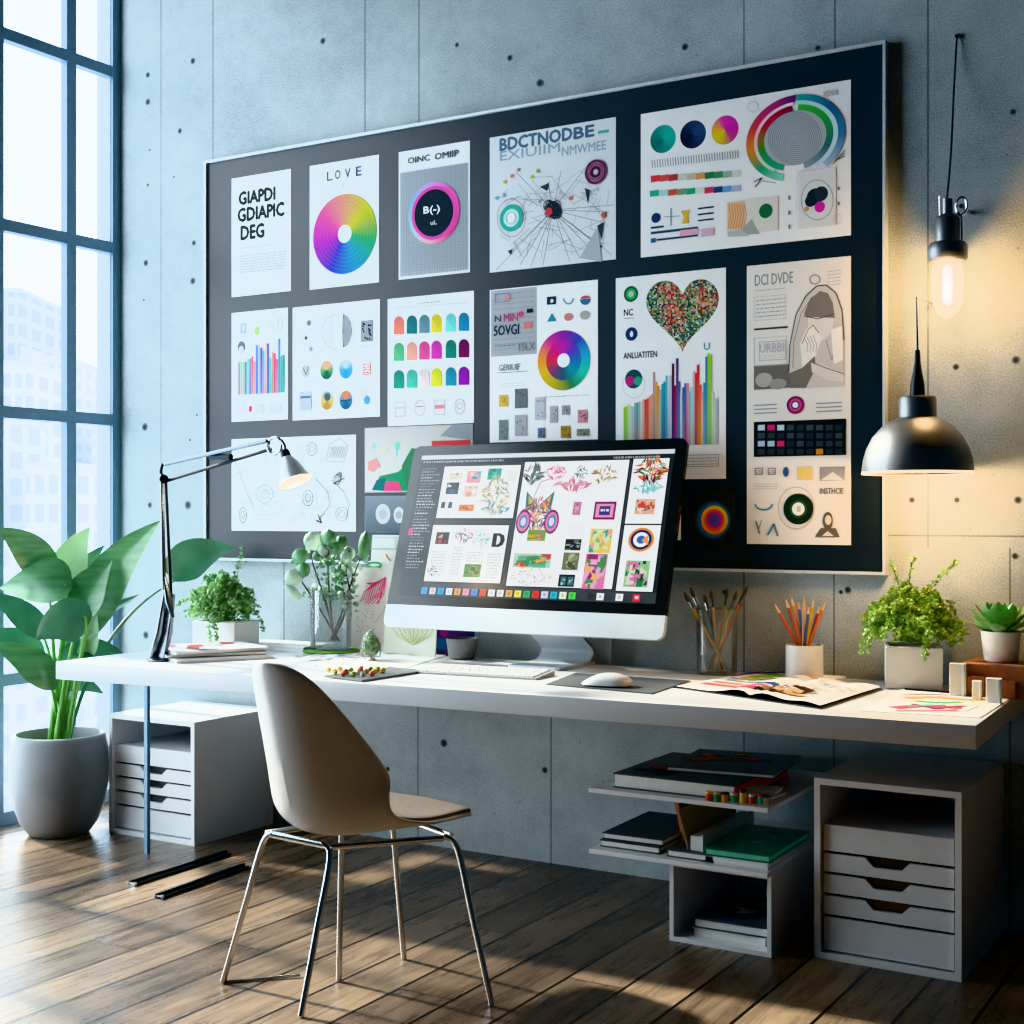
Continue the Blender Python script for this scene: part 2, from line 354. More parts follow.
class Art:
    """2-D drawing on a plane: local (a, b) in metres along ex, ey; shapes stack outward along n."""
    def __init__(s, o, ex, ey, step=.00025):
        s.o = Vector(o); s.ex = Vector(ex).normalized(); s.ey = Vector(ey).normalized(); s.n = s.ex.cross(s.ey).normalized(); s.wk = 1.0
        s.v = []; s.f = []; s.c = []; s.k = 0; s.step = step; s.hk = []
    def L(s, px, py):
        d = onpl(px, py, s.o, s.n) - s.o; return (d.dot(s.ex), d.dot(s.ey))
    def sc(s, px, py): return depth(onpl(px, py, s.o, s.n)) / FPX
    def poly(s, pts, col, bump=True):               # pts local; col one colour or one per corner
        if bump: s.k += 1
        o = len(s.v); s.hk += [s.k] * len(pts)
        s.v += [s.o + s.ex * a + s.ey * b for a, b in pts]; s.f.append(tuple(range(o, o + len(pts))))
        if isinstance(col, list): s.c += [hx(q) for q in col]
        else: s.c += [hx(col)] * len(pts)
    def rect(s, a0, b0, a1, b1, col, bump=True): s.poly([(a0, b0), (a1, b0), (a1, b1), (a0, b1)], col, bump)
    def box(s, x0, y0, x1, y1):
        a0, b0 = s.L(x0, y0); b1 = s.L(x0, y1)[1]; a1 = s.L(x1, y0)[0]; return a0, b1, a1, b0
    def R(s, x0, y0, x1, y1, col, bump=True): s.rect(*s.box(x0, y0, x1, y1), col, bump)
    def Rg(s, x0, y0, x1, y1, c0, c1):               # left-right gradient
        a0, b0, a1, b1 = s.box(x0, y0, x1, y1); s.poly([(a0, b0), (a1, b0), (a1, b1), (a0, b1)], [c0, c1, c1, c0])
    def Rv(s, x0, y0, x1, y1, ct, cb):
        a0, b0, a1, b1 = s.box(x0, y0, x1, y1); s.poly([(a0, b0), (a1, b0), (a1, b1), (a0, b1)], [cb, cb, ct, ct])
    def frame(s, x0, y0, x1, y1, col, w=.6):
        a0, b0, a1, b1 = s.box(x0, y0, x1, y1); w *= s.sc(x0, y0); s.k += 1
        for q in ((a0, b0, a1, b0 + w), (a0, b1 - w, a1, b1), (a0, b0, a0 + w, b1), (a1 - w, b0, a1, b1)): s.rect(*q, col, False)
    def C(s, cx, cy, r, col, r0=0.0, n=40, a0=0.0, a1=360.0, sx=1.0, fn=None, col2=None, rings=1, sy=1.0):
        """disc / ring / arc; r in image rows. fn(angle 0..1, radius 0..1) gives corner colours"""
        x, y = s.L(cx, cy); k = s.sc(cx, cy); R0, R1 = r0 * k, r * k; s.k += 1
        for g in range(rings):
            ra, rb = R0 + (R1 - R0) * g / rings, R0 + (R1 - R0) * (g + 1) / rings
            for i in range(n):
                t0, t1 = i / n, (i + 1) / n; q = []; cs = []
                for t, rr, w in ((t0, ra, g / rings), (t0, rb, (g + 1) / rings), (t1, rb, (g + 1) / rings), (t1, ra, g / rings)):
                    an = math.radians(a0 + (a1 - a0) * t); q.append((x + rr * math.cos(an) * sx, y + rr * math.sin(an) * sy * s.wk))
                    cs.append(fn(t, w) if fn else (col2 if (col2 and w > .5) else col))
                if ra < 1e-9: q = q[:3]; cs = cs[:3]
                s.poly(q, cs, False)
    def ln(s, pts, col, w=.7):                       # polyline in pixels
        P = [Vector(s.L(*p)) for p in pts]; w *= s.sc(*pts[0]) / 2 * s.wk; s.k += 1
        for a, b in zip(P, P[1:]):
            d = b - a
            if d.length < 1e-9: continue
            d = Vector((-d.y, d.x)).normalized() * w; s.poly([tuple(a + d), tuple(a - d), tuple(b - d), tuple(b + d)], col, False)
    def el(s, cx, cy, rx, ry, col, w=.6, n=26, a0=0, a1=360, rot=0):
        c, q = math.cos(math.radians(rot)), math.sin(math.radians(rot)); P = []
        for i in range(n + 1):
            t = math.radians(a0 + (a1 - a0) * i / n); x, y = rx * math.cos(t), ry * math.sin(t); P.append((cx + x * c - y * q, cy + x * q + y * c))
        s.ln(P, col, w)
    def PG(s, pts, col): s.poly([s.L(*p) for p in pts], [c for c in col] if isinstance(col, list) else col)
    def T(s, x0, y0, x1, y1, txt, col, bold=.012):
        a0, b0, a1, b1 = s.box(x0, y0, x1, y1); vs, fs = text_polys(txt); w = bold * 20 * s.sc(x0, y0)
        for dx, dy in ((-w, 0), (w, 0), (0, w), (0, -w)):
            s.k += 1
            for f in fs: s.poly([(a0 + dx + (a1 - a0) * vs[i][0], b0 + dy + (b1 - b0) * vs[i][1]) for i in f], col, False)
    def greek(s, x0, y0, x1, y1, rows, col, w=.6, seed=1):   # lines of tiny unreadable body copy
        r = random.Random(seed)
        for i in range(rows):
            y = y0 + (y1 - y0) * (i + .5) / rows; x = x0
            while x < x1:
                e = min(x1, x + r.uniform(1.5, 5)); s.ln([(x, y + (x - x0) * SLOPE(y)), (e, y + (e - x0) * SLOPE(y))], col, w); x = e + r.uniform(.6, 1.3)
    def build(s, name, root, m='print', label=None):
        off = origin_of(root); me = bpy.data.meshes.new(name); st = min(s.step, .0026 / max(1, s.k))
        if s.hk: s.v = [p + s.n * (st * q) for p, q in zip(s.v, s.hk)]
        me.from_pydata([tuple(p - off) for p in s.v], [], s.f)
        ca = me.color_attributes.new('Col', 'FLOAT_COLOR', 'CORNER')
        i = 0
        for p in me.polygons:
            for li, vi in zip(p.loop_indices, p.vertices): ca.data[li].color = s.c[vi]
        me.materials.append(M[m]); o = bpy.data.objects.new(name, me); COL.objects.link(o); o.parent = root
        if label: o['label'] = label
        return o
def SLOPE(y): return (y - HY) / 2300.0
def hsv(h, s_, v):
    import colorsys; return tuple(lin(c) for c in colorsys.hsv_to_rgb(h % 1, s_, v))
def lrp(a, b, t):
    a, b = hx(a), hx(b); return tuple(a[i] * (1 - t) + b[i] * t for i in range(3))
def ramp(stops, t):                                  # stops: list of colours evenly spaced (linear mix)
    t = (t % 1.0) * (len(stops) - 1); i = min(int(t), len(stops) - 2); return lrp(stops[i], stops[i + 1], t - i)

# ================================================================== SETTING
RX, RY, RZ = 1.6, -6.2, 4.0
WYE = -2.95                                        # unseen end of the window, cut short so light falls off rightwards
struct('floor', MB().bx(XL - .1, RX, RY, .0, -.08, 0), M['floor'])
struct('ceiling', MB().bx(XL - .1, RX + .1, RY, .2, RZ, RZ + .1), M['ceil'])  # unseen, put in to block sky light from above
wb = MB().bx(XL - .1, RX + .1, 0, .2, -.08, RZ); wb.mi = 1
for px, py, r in [(193,61,4),(148,75,3.6),(148,102,4.2),(180,131,3.6),(323,41,4),(510,58,4),(540,83,5),(457,45,3),(685,47,4.5),(818,48,3.5),(146,263,4),(194,243,3.6),(193,281,4.4),
                  (145,427,5),(150,505,4),(188,505,5.5),(146,635,5),(956,367,4),(1016,360,5),(912,500,4.6),(957,500,4.6),(1018,500,4.6),(1015,556,4),(848,590,4.5),(841,592,3),
                  (444,743,5),(388,769,3.2),(725,592,3.5),(150,150,1.6),(174,177,1.6),(148,185,2),(144,300,1.6),(190,440,1.6),(197,415,1.6),(1013,112,3.5),(608,790,4),(545,770,4),(246,560,3),(640,600,3.5)]:
    p = wall(px, py); k = depth(p) / FPX; n = 14; R = r * k * .85
    for r0, r1, mi, dy in ((0, .62, 1, .0012), (.62, 1, 2, .0010)):
        wb.mi = mi
        if r0 == 0: wb.add([(p.x + R * r1 * math.cos(2*PI*i/n), -dy, p.z + R * r1 * math.sin(2*PI*i/n)) for i in range(n)], [tuple(range(n))])
        else: wb.add([(p.x + R * q * math.cos(2*PI*i/n), -dy, p.z + R * q * math.sin(2*PI*i/n)) for q in (r0, r1) for i in range(n)], [(i, (i+1) % n, n + (i+1) % n, n + i) for i in range(n)])
hole = mat('tie_hole_shade', '2c353a', .9); hrim = mat('tie_hole_rim_shade', '6a767c', .9)  # flat dark discs and rims paint the shade inside the tie holes
struct('wall_back', wb, [M['concrete'], hole, hrim])
struct('wall_right', MB().bx(RX, RX + .1, RY, 0, -.08, RZ), mat('plain_plaster', '3c464e', .9))  # unseen, closes the room so its right side falls dim
struct('wall_front', MB().bx(XL - .1, RX + .1, RY - .1, RY, -.08, RZ), mat('plain_plaster_dark', '4a5660', .9))  # unseen, put in behind the camera to shut out sky light
struct('wall_left', MB().bx(XL - .1, XL, WYE, 0, 3.82, RZ).bx(XL - .1, XL, RY, WYE, 0, RZ), M['ceil'])  # solid stretch past the window is unseen, added to dim the right side
# the window wall
wf = MB(); wf.bx(XL - .012, XL, -.046, 0, 0, 3.82); wf.bx(XL - .10, XL - .012, -.02, 0, 0, 3.82); wf.bx(XL - .1, XL, WYE, -.046, 0, .055); wf.bx(XL - .1, XL, WYE, -.046, 3.76, 3.82)
win = struct('window_1', wf, M['frame'])
part(win, 'window_jamb', MB().bx(XL - .095, XL - .012, -.05, -.044, .05, 3.76), M['framelt'], False)
MY = [-.275, -.652] + [-.625 - .62 * i for i in range(1, 5)]
for y in MY: part(win, 'mullion', MB().bx(XL - .04, XL, y - .027, y + .027, .055, 3.76, .003), M['frame'], False)
TZ = [wall(113, q).z for q in (72, 248, 420, 667)]
TZ = [xz for xz in ((EYE + ray(113, q) * (XL / ray(113, q).x)).z for q in (72, 248, 420, 667))]
for z in TZ: part(win, 'transom', MB().bx(XL - .04, XL + .004, WYE, -.05, z - .026, z + .026, .003), M['frame'], False)
part(win, 'pane', MB().add([(XL - .05, WYE, .05), (XL - .05, -.04, .05), (XL - .05, -.04, 3.78), (XL - .05, WYE, 3.78)], [(0, 1, 2, 3)]), M['glass'], False)

# city far outside
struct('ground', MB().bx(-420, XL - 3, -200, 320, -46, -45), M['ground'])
def tower(px0, px1, ytop, d, name, mt, label, ledge=None, depth_=14):
    a, b = cpt(px0, ytop, d), cpt(px1, ytop, d); w = (b - a).length; c = (a + b) / 2
    t = thing(name, (c.x, c.y, -45), label, 'building', 'hazy towers outside the window')
    R = Matrix.Translation((c.x, c.y, 0)) @ Matrix.Rotation(YAW, 4, 'Z')
    def blk(w_, dep, z0, z1): return MB().box(None, (1, 1, 1), mtx=R @ Matrix.Translation((0, dep / 2, (z0 + z1) / 2)) @ Matrix.Diagonal((w_, dep, z1 - z0, 1)))
    part(t, 'facade', blk(w, depth_, -45, c.z), mt, False)
    part(t, 'roof_slab', blk(w * 1.03, depth_ * 1.03, c.z, c.z + .6), fc_roof, False)
    if ledge: z = cpt(px0, ledge, d).z; part(t, 'podium_ledge', blk(w * 1.25, depth_ * 1.2, z - 2.2, z), fc_roof, False)
fc_roof = mat('hazy_roof', 'c6d6e2', .8)
fA = facade_mat('hazy_facade_blue', 'b9cede', '8fabc4', 2.2, 3.0); fB = facade_mat('hazy_facade_white', 'd6e3ec', 'a9c0d3', 1.6, 2.4); fC = facade_mat('hazy_facade_pale', 'cfdde8', 'aec5d8', 1.4, 2.0, .45)  # haze of distance is baked into these facade and roof colours
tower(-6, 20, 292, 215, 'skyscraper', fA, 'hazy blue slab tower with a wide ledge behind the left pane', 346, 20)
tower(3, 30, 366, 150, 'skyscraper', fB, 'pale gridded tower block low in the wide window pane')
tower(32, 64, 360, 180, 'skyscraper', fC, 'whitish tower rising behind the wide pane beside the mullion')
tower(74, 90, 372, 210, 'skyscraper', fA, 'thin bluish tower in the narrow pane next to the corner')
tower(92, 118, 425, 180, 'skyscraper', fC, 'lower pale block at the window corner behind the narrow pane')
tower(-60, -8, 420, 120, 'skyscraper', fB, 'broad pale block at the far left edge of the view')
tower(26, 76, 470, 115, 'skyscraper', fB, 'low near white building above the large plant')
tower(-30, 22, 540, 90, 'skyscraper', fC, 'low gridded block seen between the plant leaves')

# ================================================================== WALL BOARD
BX0, BX1 = wx(211), wx(885.5)
BZ1 = (wall(209, 161).z + wall(887, 49).z) / 2 - .004; BZ0 = (wall(209, 555).z + wall(887, 575).z) / 2
bd = thing('display_board', ((BX0 + BX1) / 2, 0, BZ0), 'large black display board with thin white frame hung on the concrete wall', 'board')
part(bd, 'panel', MB().bx(BX0, BX1, -.022, -.001, BZ0, BZ1), M['board'], False)
e = .0095
fr = MB().bx(BX0 - e, BX0, -.034, -.001, BZ0 - e, BZ1 + e).bx(BX1, BX1 + e, -.034, -.001, BZ0 - e, BZ1 + e).bx(BX0, BX1, -.034, -.001, BZ1, BZ1 + e).bx(BX0, BX1, -.034, -.001, BZ0 - e, BZ0)
part(bd, 'frame', fr, M['edge'], False)
def sheet(name, q, label, paper='eceff1', cat='poster', thick=.0015):
    (x0, ya), (x1, yb), yc, yd = q                    # TL, TR, bottom right y, bottom left y
    X0, X1 = wx(x0, -.022), wx(x1, -.022); Z1 = (wall(x0, ya, -.022).z + wall(x1, yb, -.022).z) / 2; Z0 = (wall(x1, yc, -.022).z + wall(x0, yd, -.022).z) / 2
    t = thing(name, ((X0 + X1) / 2, -.022, Z0), label, cat, 'sheets pinned on the black display board')
    part(t, 'sheet', MB().bx(X0, X1, -.022 - thick, -.0222, Z0, Z1), mat(name + '_stock', paper, .6, var=.02, scale=5), False)
    return t, Art((X0, -.022 - thick, Z0), (1, 0, 0), (0, 0, 1))
INK, GR, LG = '1b2630', '6d7780', 'b9c0c6'
WHEEL = ['d8c840', 'd9a58e', 'd24fa0', '9a3cc0', '2a49b8', '21a7c8', '35b070', 'a8c440', 'd8c840']
rnd = random.Random(3)

# 1 title poster
t, a = sheet('typographic_poster', ((232,179),(291,169),291,297), 'white poster with three lines of bold navy lettering, top left of the board')
a.T(239,192.5,275,205,'GIAPDI',INK,.045); a.T(238,209,284,222,'GDIAPIC',INK,.045); a.T(241,226.5,264,240,'DEG',INK,.045)
a.greek(240,247,276,250,1,LG,.9); a.greek(240,255,286,274,7,'8f979e',1.0,5); a.build('printed_text', t)
# 2 LOVE
t, a = sheet('love_poster', ((310,166),(379,155),283,289), 'white poster headed LOVE with a big rainbow colour disc')
for ch, x, y in (('L',327,172),('O',335,170.5),('V',345,169),('E',356,167)): a.T(x,y,x+5.5,y+9,ch,'4a5a70')
a.ln([(343,183),(343,189)],LG,.8)
a.C(344.5,234,40,'ffffff',9,72,90,450,fn=lambda u,w: ramp(['c98a70','cf4a90','a82aa8','2a35a8','108ab0','1f9a58','b8b418','c98a70'],u),rings=2)
for r in range(13,40,4): a.el(344.5,234,r*.80,r*.98,'9a6a8a',.2,40)
a.build('printed_picture', t)
# 3 dark dial
t, a = sheet('dial_poster', ((399,152),(470,141),273,279), 'grey half-tone poster with a black dial in a pink ring')
a.R(400,173,468.5,277,'a3aab2')
for i in range(26):
    a.ln([(401+i*2.6,172+ (i*2.6)*-.15),(401+i*2.6,277-i*.20)],'8d959e',.5)
for i in range(39): a.ln([(401,175+i*2.55),(468,175+i*2.55+67*SLOPE(175+i*2.55))],'8f97a0',.4)
a.T(408,158,430,164,'OINC','4c5660'); a.T(435,153.5,459,160,'OMIIP','4c5660')
a.C(434,213,31,'e9c9dd',24,48,fn=lambda u,w: ramp(['d04f98','d85aa8','c79be0','7fb4dd','9ac8d8','e0a0b0','d8408c','d04f98'],u))
a.C(434,213,27,'d04fa0',22,40); a.C(434,213,23.5,'13202c')
a.T(424,207,440,216,'B(-)','f0f4f6'); a.T(431,221,437,225,'uL','b8c2c8'); a.build('printed_picture', t)
# 4 network
t, a = sheet('network_poster', ((490,137),(616,118),260,272), 'pale poster of thin web lines radiating from a dark knot', 'cfd5da')
a.T(500,139,572,151,'BDCTNOD','4f6c86',.035); a.T(574,128,594,139,'BE','4f6c86',.035); a.R(598,131,609,134,'4fa79a')
a.T(500,152,560,161,'EXIUIIM','8fa3b4'); a.T(562,147,606,156,'NMWMEE','8fa3b4')
c = (553,210)
for p in [(516,172),(561,171),(585,168),(601,222),(609,212),(509,253),(496,270),(543,265),(547,232),(580,258),(600,247),(598,257),(548,183),(520,265),(614,205),(612,255),(570,262),(530,268)]:
    a.ln([c,p],'6a737c',.45)
for _ in range(110):
    x, y = rnd.uniform(500,612), rnd.uniform(175,255); x2, y2 = x+rnd.uniform(-26,26), y+rnd.uniform(-22,22)
    if 493 < x2 < 613 and 168 < y2 < 262: a.ln([(x,y),(x2,y2)],'8a949c',.35)
for p in [((540,187),(549,183),(547,191)),((585,188),(590,190),(588,204)),((597,226),(604,222),(602,240)),((508,251),(513,249),(511,255)),((596,244),(603,246),(598,250))]: a.PG(p,'38424c')
a.PG([(580,258),(598,226),(602,262)],'a9b1b8')
for _ in range(26): a.el(c[0]+rnd.uniform(-5,5),c[1]+rnd.uniform(-5,5),rnd.uniform(3,6),rnd.uniform(3,7),'27313c',.7,12)
a.C(549,212,4.2,'c04a50'); a.C(604,215,3,'b8604c'); a.C(571,198,2.2,'d08060')
a.el(511.5,218,14,19,GR,.5); a.C(511.5,218,13.5,'3aa79c',8.5); a.C(511.5,218,9,'bfe5de',6); a.C(511.5,218,5,'f2f6f6')
a.C(596,172,12.5,'6a3d62',9.5); a.C(596,172,9,'9a5c70',6.5); a.C(596,172,6,'4a3050',3); a.C(596,172,2.4,'d8c8d0')
for x,y,cc in ((505,182,'d9a040'),(512,176,'d88a60'),(519,170,'b08070'),(532,177,'c8c83a'),(538,171,'9ab040'),(497,198,'80a8d0'),(504,195,'80a8d0')): a.C(x,y,2,cc,n=10)
a.build('printed_picture', t)
# 5 wide colour board
t, a = sheet('colour_study_poster', ((641,113),(851,81),236,257), 'widest white poster with three colour discs and grey spiral, top right', 'e6e8ea')
a.C(663,139,14,'1a8a80',fn=lambda u,w: lrp('2aa79a','0f6460',(math.sin(u*6.28-2)+1)/2)); a.C(693,134.5,14,'1c2440',fn=lambda u,w: lrp('3a4870','10142a',(math.sin(u*6.28-2)+1)/2))
a.C(725,130,14.5,'c030a0',fn=lambda u,w: ramp(['c0309a','c83aa0','d840a0','e0a040','d8c030','c8a838','b84a80','c0309a'],u))
for i in range(34): x=652+i*2.6; y=160-(i*2.6)*.115; a.ln([(x,y),(x+.6,y+8)],GR if i%3 else INK,.7)
cs=['d84a50','c85a60','b04a50','c8cac0','c0b8a8','d89a60','2f7a50','4a8a60','8fb09a','c8d0d0']
for i,cc in enumerate(cs): a.R(651+i*9,176-(i*9)*.06,660+i*9,182.5-(i*9)*.06,cc)
cs=['3aa890','a8d8d0','c8604c','7a9a80','3aa870','d0d8d8','d04a60','3a4a80','6aa0d0','a8b8d0']
for i,cc in enumerate(cs): a.R(650+i*9.1,191-(i*9)*.06,659+i*9.1,197-(i*9)*.06,cc)
a.C(656,218,5,'243a60'); a.ln([(671,208),(671,226)],GR,.9); a.ln([(664,217),(680,216)],GR,.6); a.PG([(681,211),(690,210),(688,216),(689,223),(682,224),(684,217)],'d8b040')
for i in range(3): a.R(698,208+i*6,714,209.6+i*6,'2c3a50')
a.R(651,227,664,229,'2c3a50'); a.R(651,232,698,234.5,'3a4a6a'); a.R(680,230.5,698,236,'e0a8b8'); a.R(651,238.5,656,243,'3a6a90'); a.R(657,239,698,241,'3a4a6a'); a.R(701,229,714,237,'d0b0c8')
a.R(727,202,778,236,'d6d4ce'); a.R(728,203,745,230,'e0b48a')
for i in range(7): a.ln([(729+i*2.6,204),(731+i*2.6,215),(728+i*2.6,229)],'b8855c',.7)
a.PG([(735,235),(752,219),(760,234)],'a0a8a4'); a.PG([(728,231),(741,229),(750,236),(728,237)],'b4bab4'); a.C(766,211,7.2,'2f6a44')
a.C(795,138,27.5,'aab2b8',0,40,sx=1.2)
for r in range(2,28,2): a.el(795,138,r*1.02,r,'78828a',.6,40)
def arc(r0,r1,a0,a1,stops): a.C(795,138,r1,'fff',r0,30,a0,a1,sx=1.2,fn=lambda u,w: lrp(stops[0],stops[1],u) if len(stops)==2 else ramp(stops,min(.999,u)))
arc(27,33,95,250,['7a1830','b02040','2a8a40','30a080']); arc(33,36,92,240,['f0e0e8','e8b0c0','b0e0c0']); arc(36,43,90,255,['5a2a6a','b0407a','c84a50','d0803a','2a9a70','8ad0c0'])
arc(27,33,-75,85,['8aa0b0','3a6a70','2f9a40','50b050']); arc(33,37,-60,88,['c0d0e0','b8e0e0','a0d8d0']); arc(37,43,-50,88,['9ab4c8','4a7aa8','2a5a88','3a9aa0'])
a.ln([(754,182),(762,178),(758,184),(755,187)],INK,1); a.ln([(762,181),(776,183)],GR,.6)
for i in range(3): a.ln([(833+i*2,164-i*2),(845,150+i*3)],INK,.7)
a.T(824,92,838,97,'FERX',LG); a.el(753,107,5,5,LG,.6)
a.R(799,172,836,229,'d2d6da'); a.el(817.5,200,16,20,'a0a8b0',1.2); a.C(815,197,8.5,'27303a'); a.C(821,194,7.5,'343d46'); a.C(811,201,6,'27303a'); a.C(820,207,5.5,'c83aa0'); a.C(807,209,2.5,'c09a60')
for y in (196,211,225): a.R(788.5,y,790.5,y+4,GR)
for y in (187,202): a.R(838,y,840,y+3.4,GR)
a.el(838,219,4,5,LG,.5); a.build('printed_picture', t)
# 6 small bars
def bars(a, xs, base, hs, cols, w):
    for i, h in enumerate(hs):
        x = xs[0] + (xs[1] - xs[0]) * i / len(hs); b = base + (x - xs[0]) * SLOPE(base)
        a.Rv(x, b - h, x + w, b, cols[i % len(cols)], lrp(cols[(i) % len(cols)], cols[(i + 5) % len(cols)], .4))
t, a = sheet('bar_chart_poster', ((232,313),(288,308),419,422), 'small white poster of thin coloured bars at the left edge of the board')
bc = ['8a7a80','7fb89a','9a9aa0','3a8a80','7fb0a8','8a7a90','d05a70','c88a90','5a80c0','c0c0d0','3a5ac0','5ab0c8','e0b090','4a60c0','60b090','c08a90','d84a60','b85a90','3a80b0','50a890','2f8a7a']
bars(a,(238,285),395,[33,34,33,33,36,36,38,33,49,48,46,43,52,50,36,42,40,34,54,37,38],bc,2.1)
a.frame(241,324,246,333,'7ab0d8',.9); a.C(257,331,4.6,'9ab870',sx=.7); a.el(271.5,325.5,2,2.6,GR,.6); a.el(280,324,2.6,5,'6a9a88',.8)
a.C(241.5,347,6,'5a626a',sx=.8); a.C(241.5,350,4,'c8ccd0',sx=.8); a.R(249,406,252,412,'c83a4a'); a.R(256,404,264,413,'b0b4ae'); a.frame(238,403,245,412,LG,.6); a.frame(270,403,282,413,LG,.6); a.greek(271,405,282,412,3,GR,.5)
a.build('printed_chart', t)
# 7 eggs
t, a = sheet('sphere_chart_poster', ((293,307),(380,300),418,419), 'white poster with a split circle over four little round landscapes')
a.el(337,332,15.5,17.5,GR,.6,a0=95,a1=265); a.ln([(332,314),(332,347)],GR,.6); a.C(342,331,17,'59616a',0,24,-85,85,sx=.75)
for i in range(8): a.el(342,331,3+i*1.5,4+i*1.7,'c9ced2',.6,16,-80,80)
for i in range(7): a.ln([(324,322+i*3.4),(331,320+i*3.5)],LG,.6)
a.C(309,323,3,'6a727a'); a.el(304,339,4,5,LG,.6); a.C(306,338,2,'4a525a'); a.C(311,349,2.6,'8a8f98'); a.C(306,371,6,'aab0b6',sx=.85); a.ln([(303,367),(306,375),(309,366)],'4a525a',1)
def egg(cx,cy,top,mid,bot): a.C(cx,cy,9.5,top,0,30,sx=.86,fn=lambda u,w: ramp([mid,top,top,mid,bot,bot,mid],u))
egg(326.6,370,'d8a080','5a9a6a','1f5a48'); egg(346,369,'d0e8f0','3ab0d8','2a9ac8'); egg(327,400.5,'8a9a9a','d0b060','a8843a'); egg(346,400,'c87a5a','3a80a8','1f5a80'); a.C(327.5,397,4,'3f5a60'); a.ln([(341,401),(351,400)],'1f4a60',1.6)
a.R(361,321,373,342,'8f969c'); a.frame(361,321,373,342,GR,.8)
for i in range(16): a.C(rnd.uniform(362.5,371.5),rnd.uniform(323,340),1.2,INK,n=7)
a.greek(361,345,372,348,1,GR,.5); a.frame(363,364,371,375,'c86a5a',.8); a.greek(364,366,371,374,3,'c8584a',1,7); a.C(367,400,4.2,'38a8d8',sx=.85); a.greek(361,388,372,390,1,LG,.5); a.frame(361.5,391,366,398,LG,.5)
a.R(300,392,311.5,411,'c9d4e0'); a.R(300.5,396,311,399,'5a6a84'); a.greek(302,401,310,410,3,GR,.6)
a.build('printed_picture', t)
# 8 swatches
t, a = sheet('swatch_poster', ((388,299),(474,291),423,426), 'white poster with three rows of arch-shaped colour swatches')
rows = [('e0806f','2a7078','5c8890','d8c63c','6fd0c8','1f80a8'),('5cb080','e8a48e','d8508f','c83fa8','1a7a68','6a1450'),('2f9080','4fb8a0','e6d2d0','d8d838','2a8aa4','8a1fa4')]
for r, y in enumerate((325.5,352,379.5)):
    for i, cc in enumerate(rows[r]):
        cx = (399,412,424.5,436.6,451,464)[i]; yy = y - (cx - 399) * .055; x0, x1 = cx - 5.3, cx + 5.3
        P = [(x0, yy + 9), (x1, yy + 9), (x1, yy - 3)] + [(cx + 5.3 * math.cos(q * PI / 8), yy - 3 - 6.5 * math.sin(q * PI / 8)) for q in range(1, 8)] + [(x0, yy - 3)]
        d = lrp(cc, '101820', .25); a.PG(P, [cc, cc, d] + [d] * 7 + [cc])
a.greek(418,302,440,305,1,GR,.8); a.ln([(395,308),(468,302.5)],LG,.6)
for x, y in ((400,409),(420,408),(439.5,407),(460,406.5)): a.el(x,y,5,7.5,'b8a8b4',.8,20) if x in (420,460) else a.frame(x-5,y-7,x+5.5,y+8,'b8a8b4',.8)
a.ln([(416,407),(424,406)],GR,.8); a.el(460,406,2.5,3,GR,.6); a.R(435,405,444,409,'d88a84'); a.R(396,407,404,409,LG); a.build('printed_swatches', t)
# 9 colour wheel
t, a = sheet('colour_wheel_poster', ((490,290),(598,280),440,442), 'white poster with a grey text block beside a double colour wheel')
a.R(491,291,537,357,'a2a7ad')
for i in range(12): a.greek(493,294+i*5,535,296+i*5,1,'858c94',.5,i)
a.frame(495,294,509,303,'7a80b0',.8); a.R(505,295,510,301,'c88a90'); a.T(495,316,501,322,'N','4a5070'); a.T(504,314,518,322,'MIN','b0507a'); a.C(521,314,3,'c04a70'); a.R(527,309,533,313,INK); a.R(524,322,532,329,'c87a74')
a.T(494,326,519,336,'5OVGI','1f3048'); a.greek(495,345,515,348,1,GR,.7); a.T(519,344,535,351,'15LX','7a828a')
W2 = ['8a30a0','c83a8a','e08a40','d8b030','a8a030','2a7a50','30b8a0','2a9ac0','3a4ab0','8a30a0']
a.C(563.7,360.4,30,'fff',19.5,64,90,450,fn=lambda u,w: ramp(W2,u))
a.C(563.7,360.4,20,'fff',6.5,64,90,450,fn=lambda u,w: ramp(['b030a0','c82a78','d03a50','6a4a70','2a5a70','1f8a9a','2a6ab0','5a40b0','b030a0'],u)); a.C(563.7,360.4,7,'eef2f6')
a.R(547,297,556,305,'243440'); a.C(552,301,2,'d8d0e0'); a.el(568.5,297,5,7,'4a9ab8',1.4,16,10,170); a.C(585.5,299,6,'3a6a90',0,20,180,360); a.C(585.5,298.5,5.6,'c84a6a',0,20,0,180,sy=.5)
a.PG([(547,322),(552,313),(556.5,321)],'2a8a9a'); a.C(568.6,317,5,'c87a80',sy=.8); a.C(585,315,5.6,'a8a49a',sy=.8)
a.T(499,365,520,371,'GERIUIF','8a929a'); a.ln([(497,373),(529,371)],GR,.6); a.greek(499,383,526,388,2,LG,.6)
for x0,y0,x1,y1,cc in ((499,395,508,407,'d0b050'),(515,389,527.5,408.5,'6a727a'),(499,420,508,440,'7a8a84'),(515,415,527,436,'a8a8b0'),(535,398,545,420,'b8bec4'),(550,406,557.5,423,'a8aeb6'),(562,405.5,569.5,415,'9a98a4'),(578,410,587,423,'c88a98'),(538,428,545,438,'6a7a9a'),(561,426,570,438,'a8843a'),(577,429,589,436,'8a8a80')):
    a.R(x0,y0,x1,y1,cc)
    for _ in range(9): x, y = rnd.uniform(x0+1,x1-2), rnd.uniform(y0+1,y1-2); a.R(x,y,x+1.6,y+1.4,lrp(cc,'181c24',rnd.uniform(.2,.75)))
a.greek(537,396,590,399,1,LG,.9); a.build('printed_picture', t)
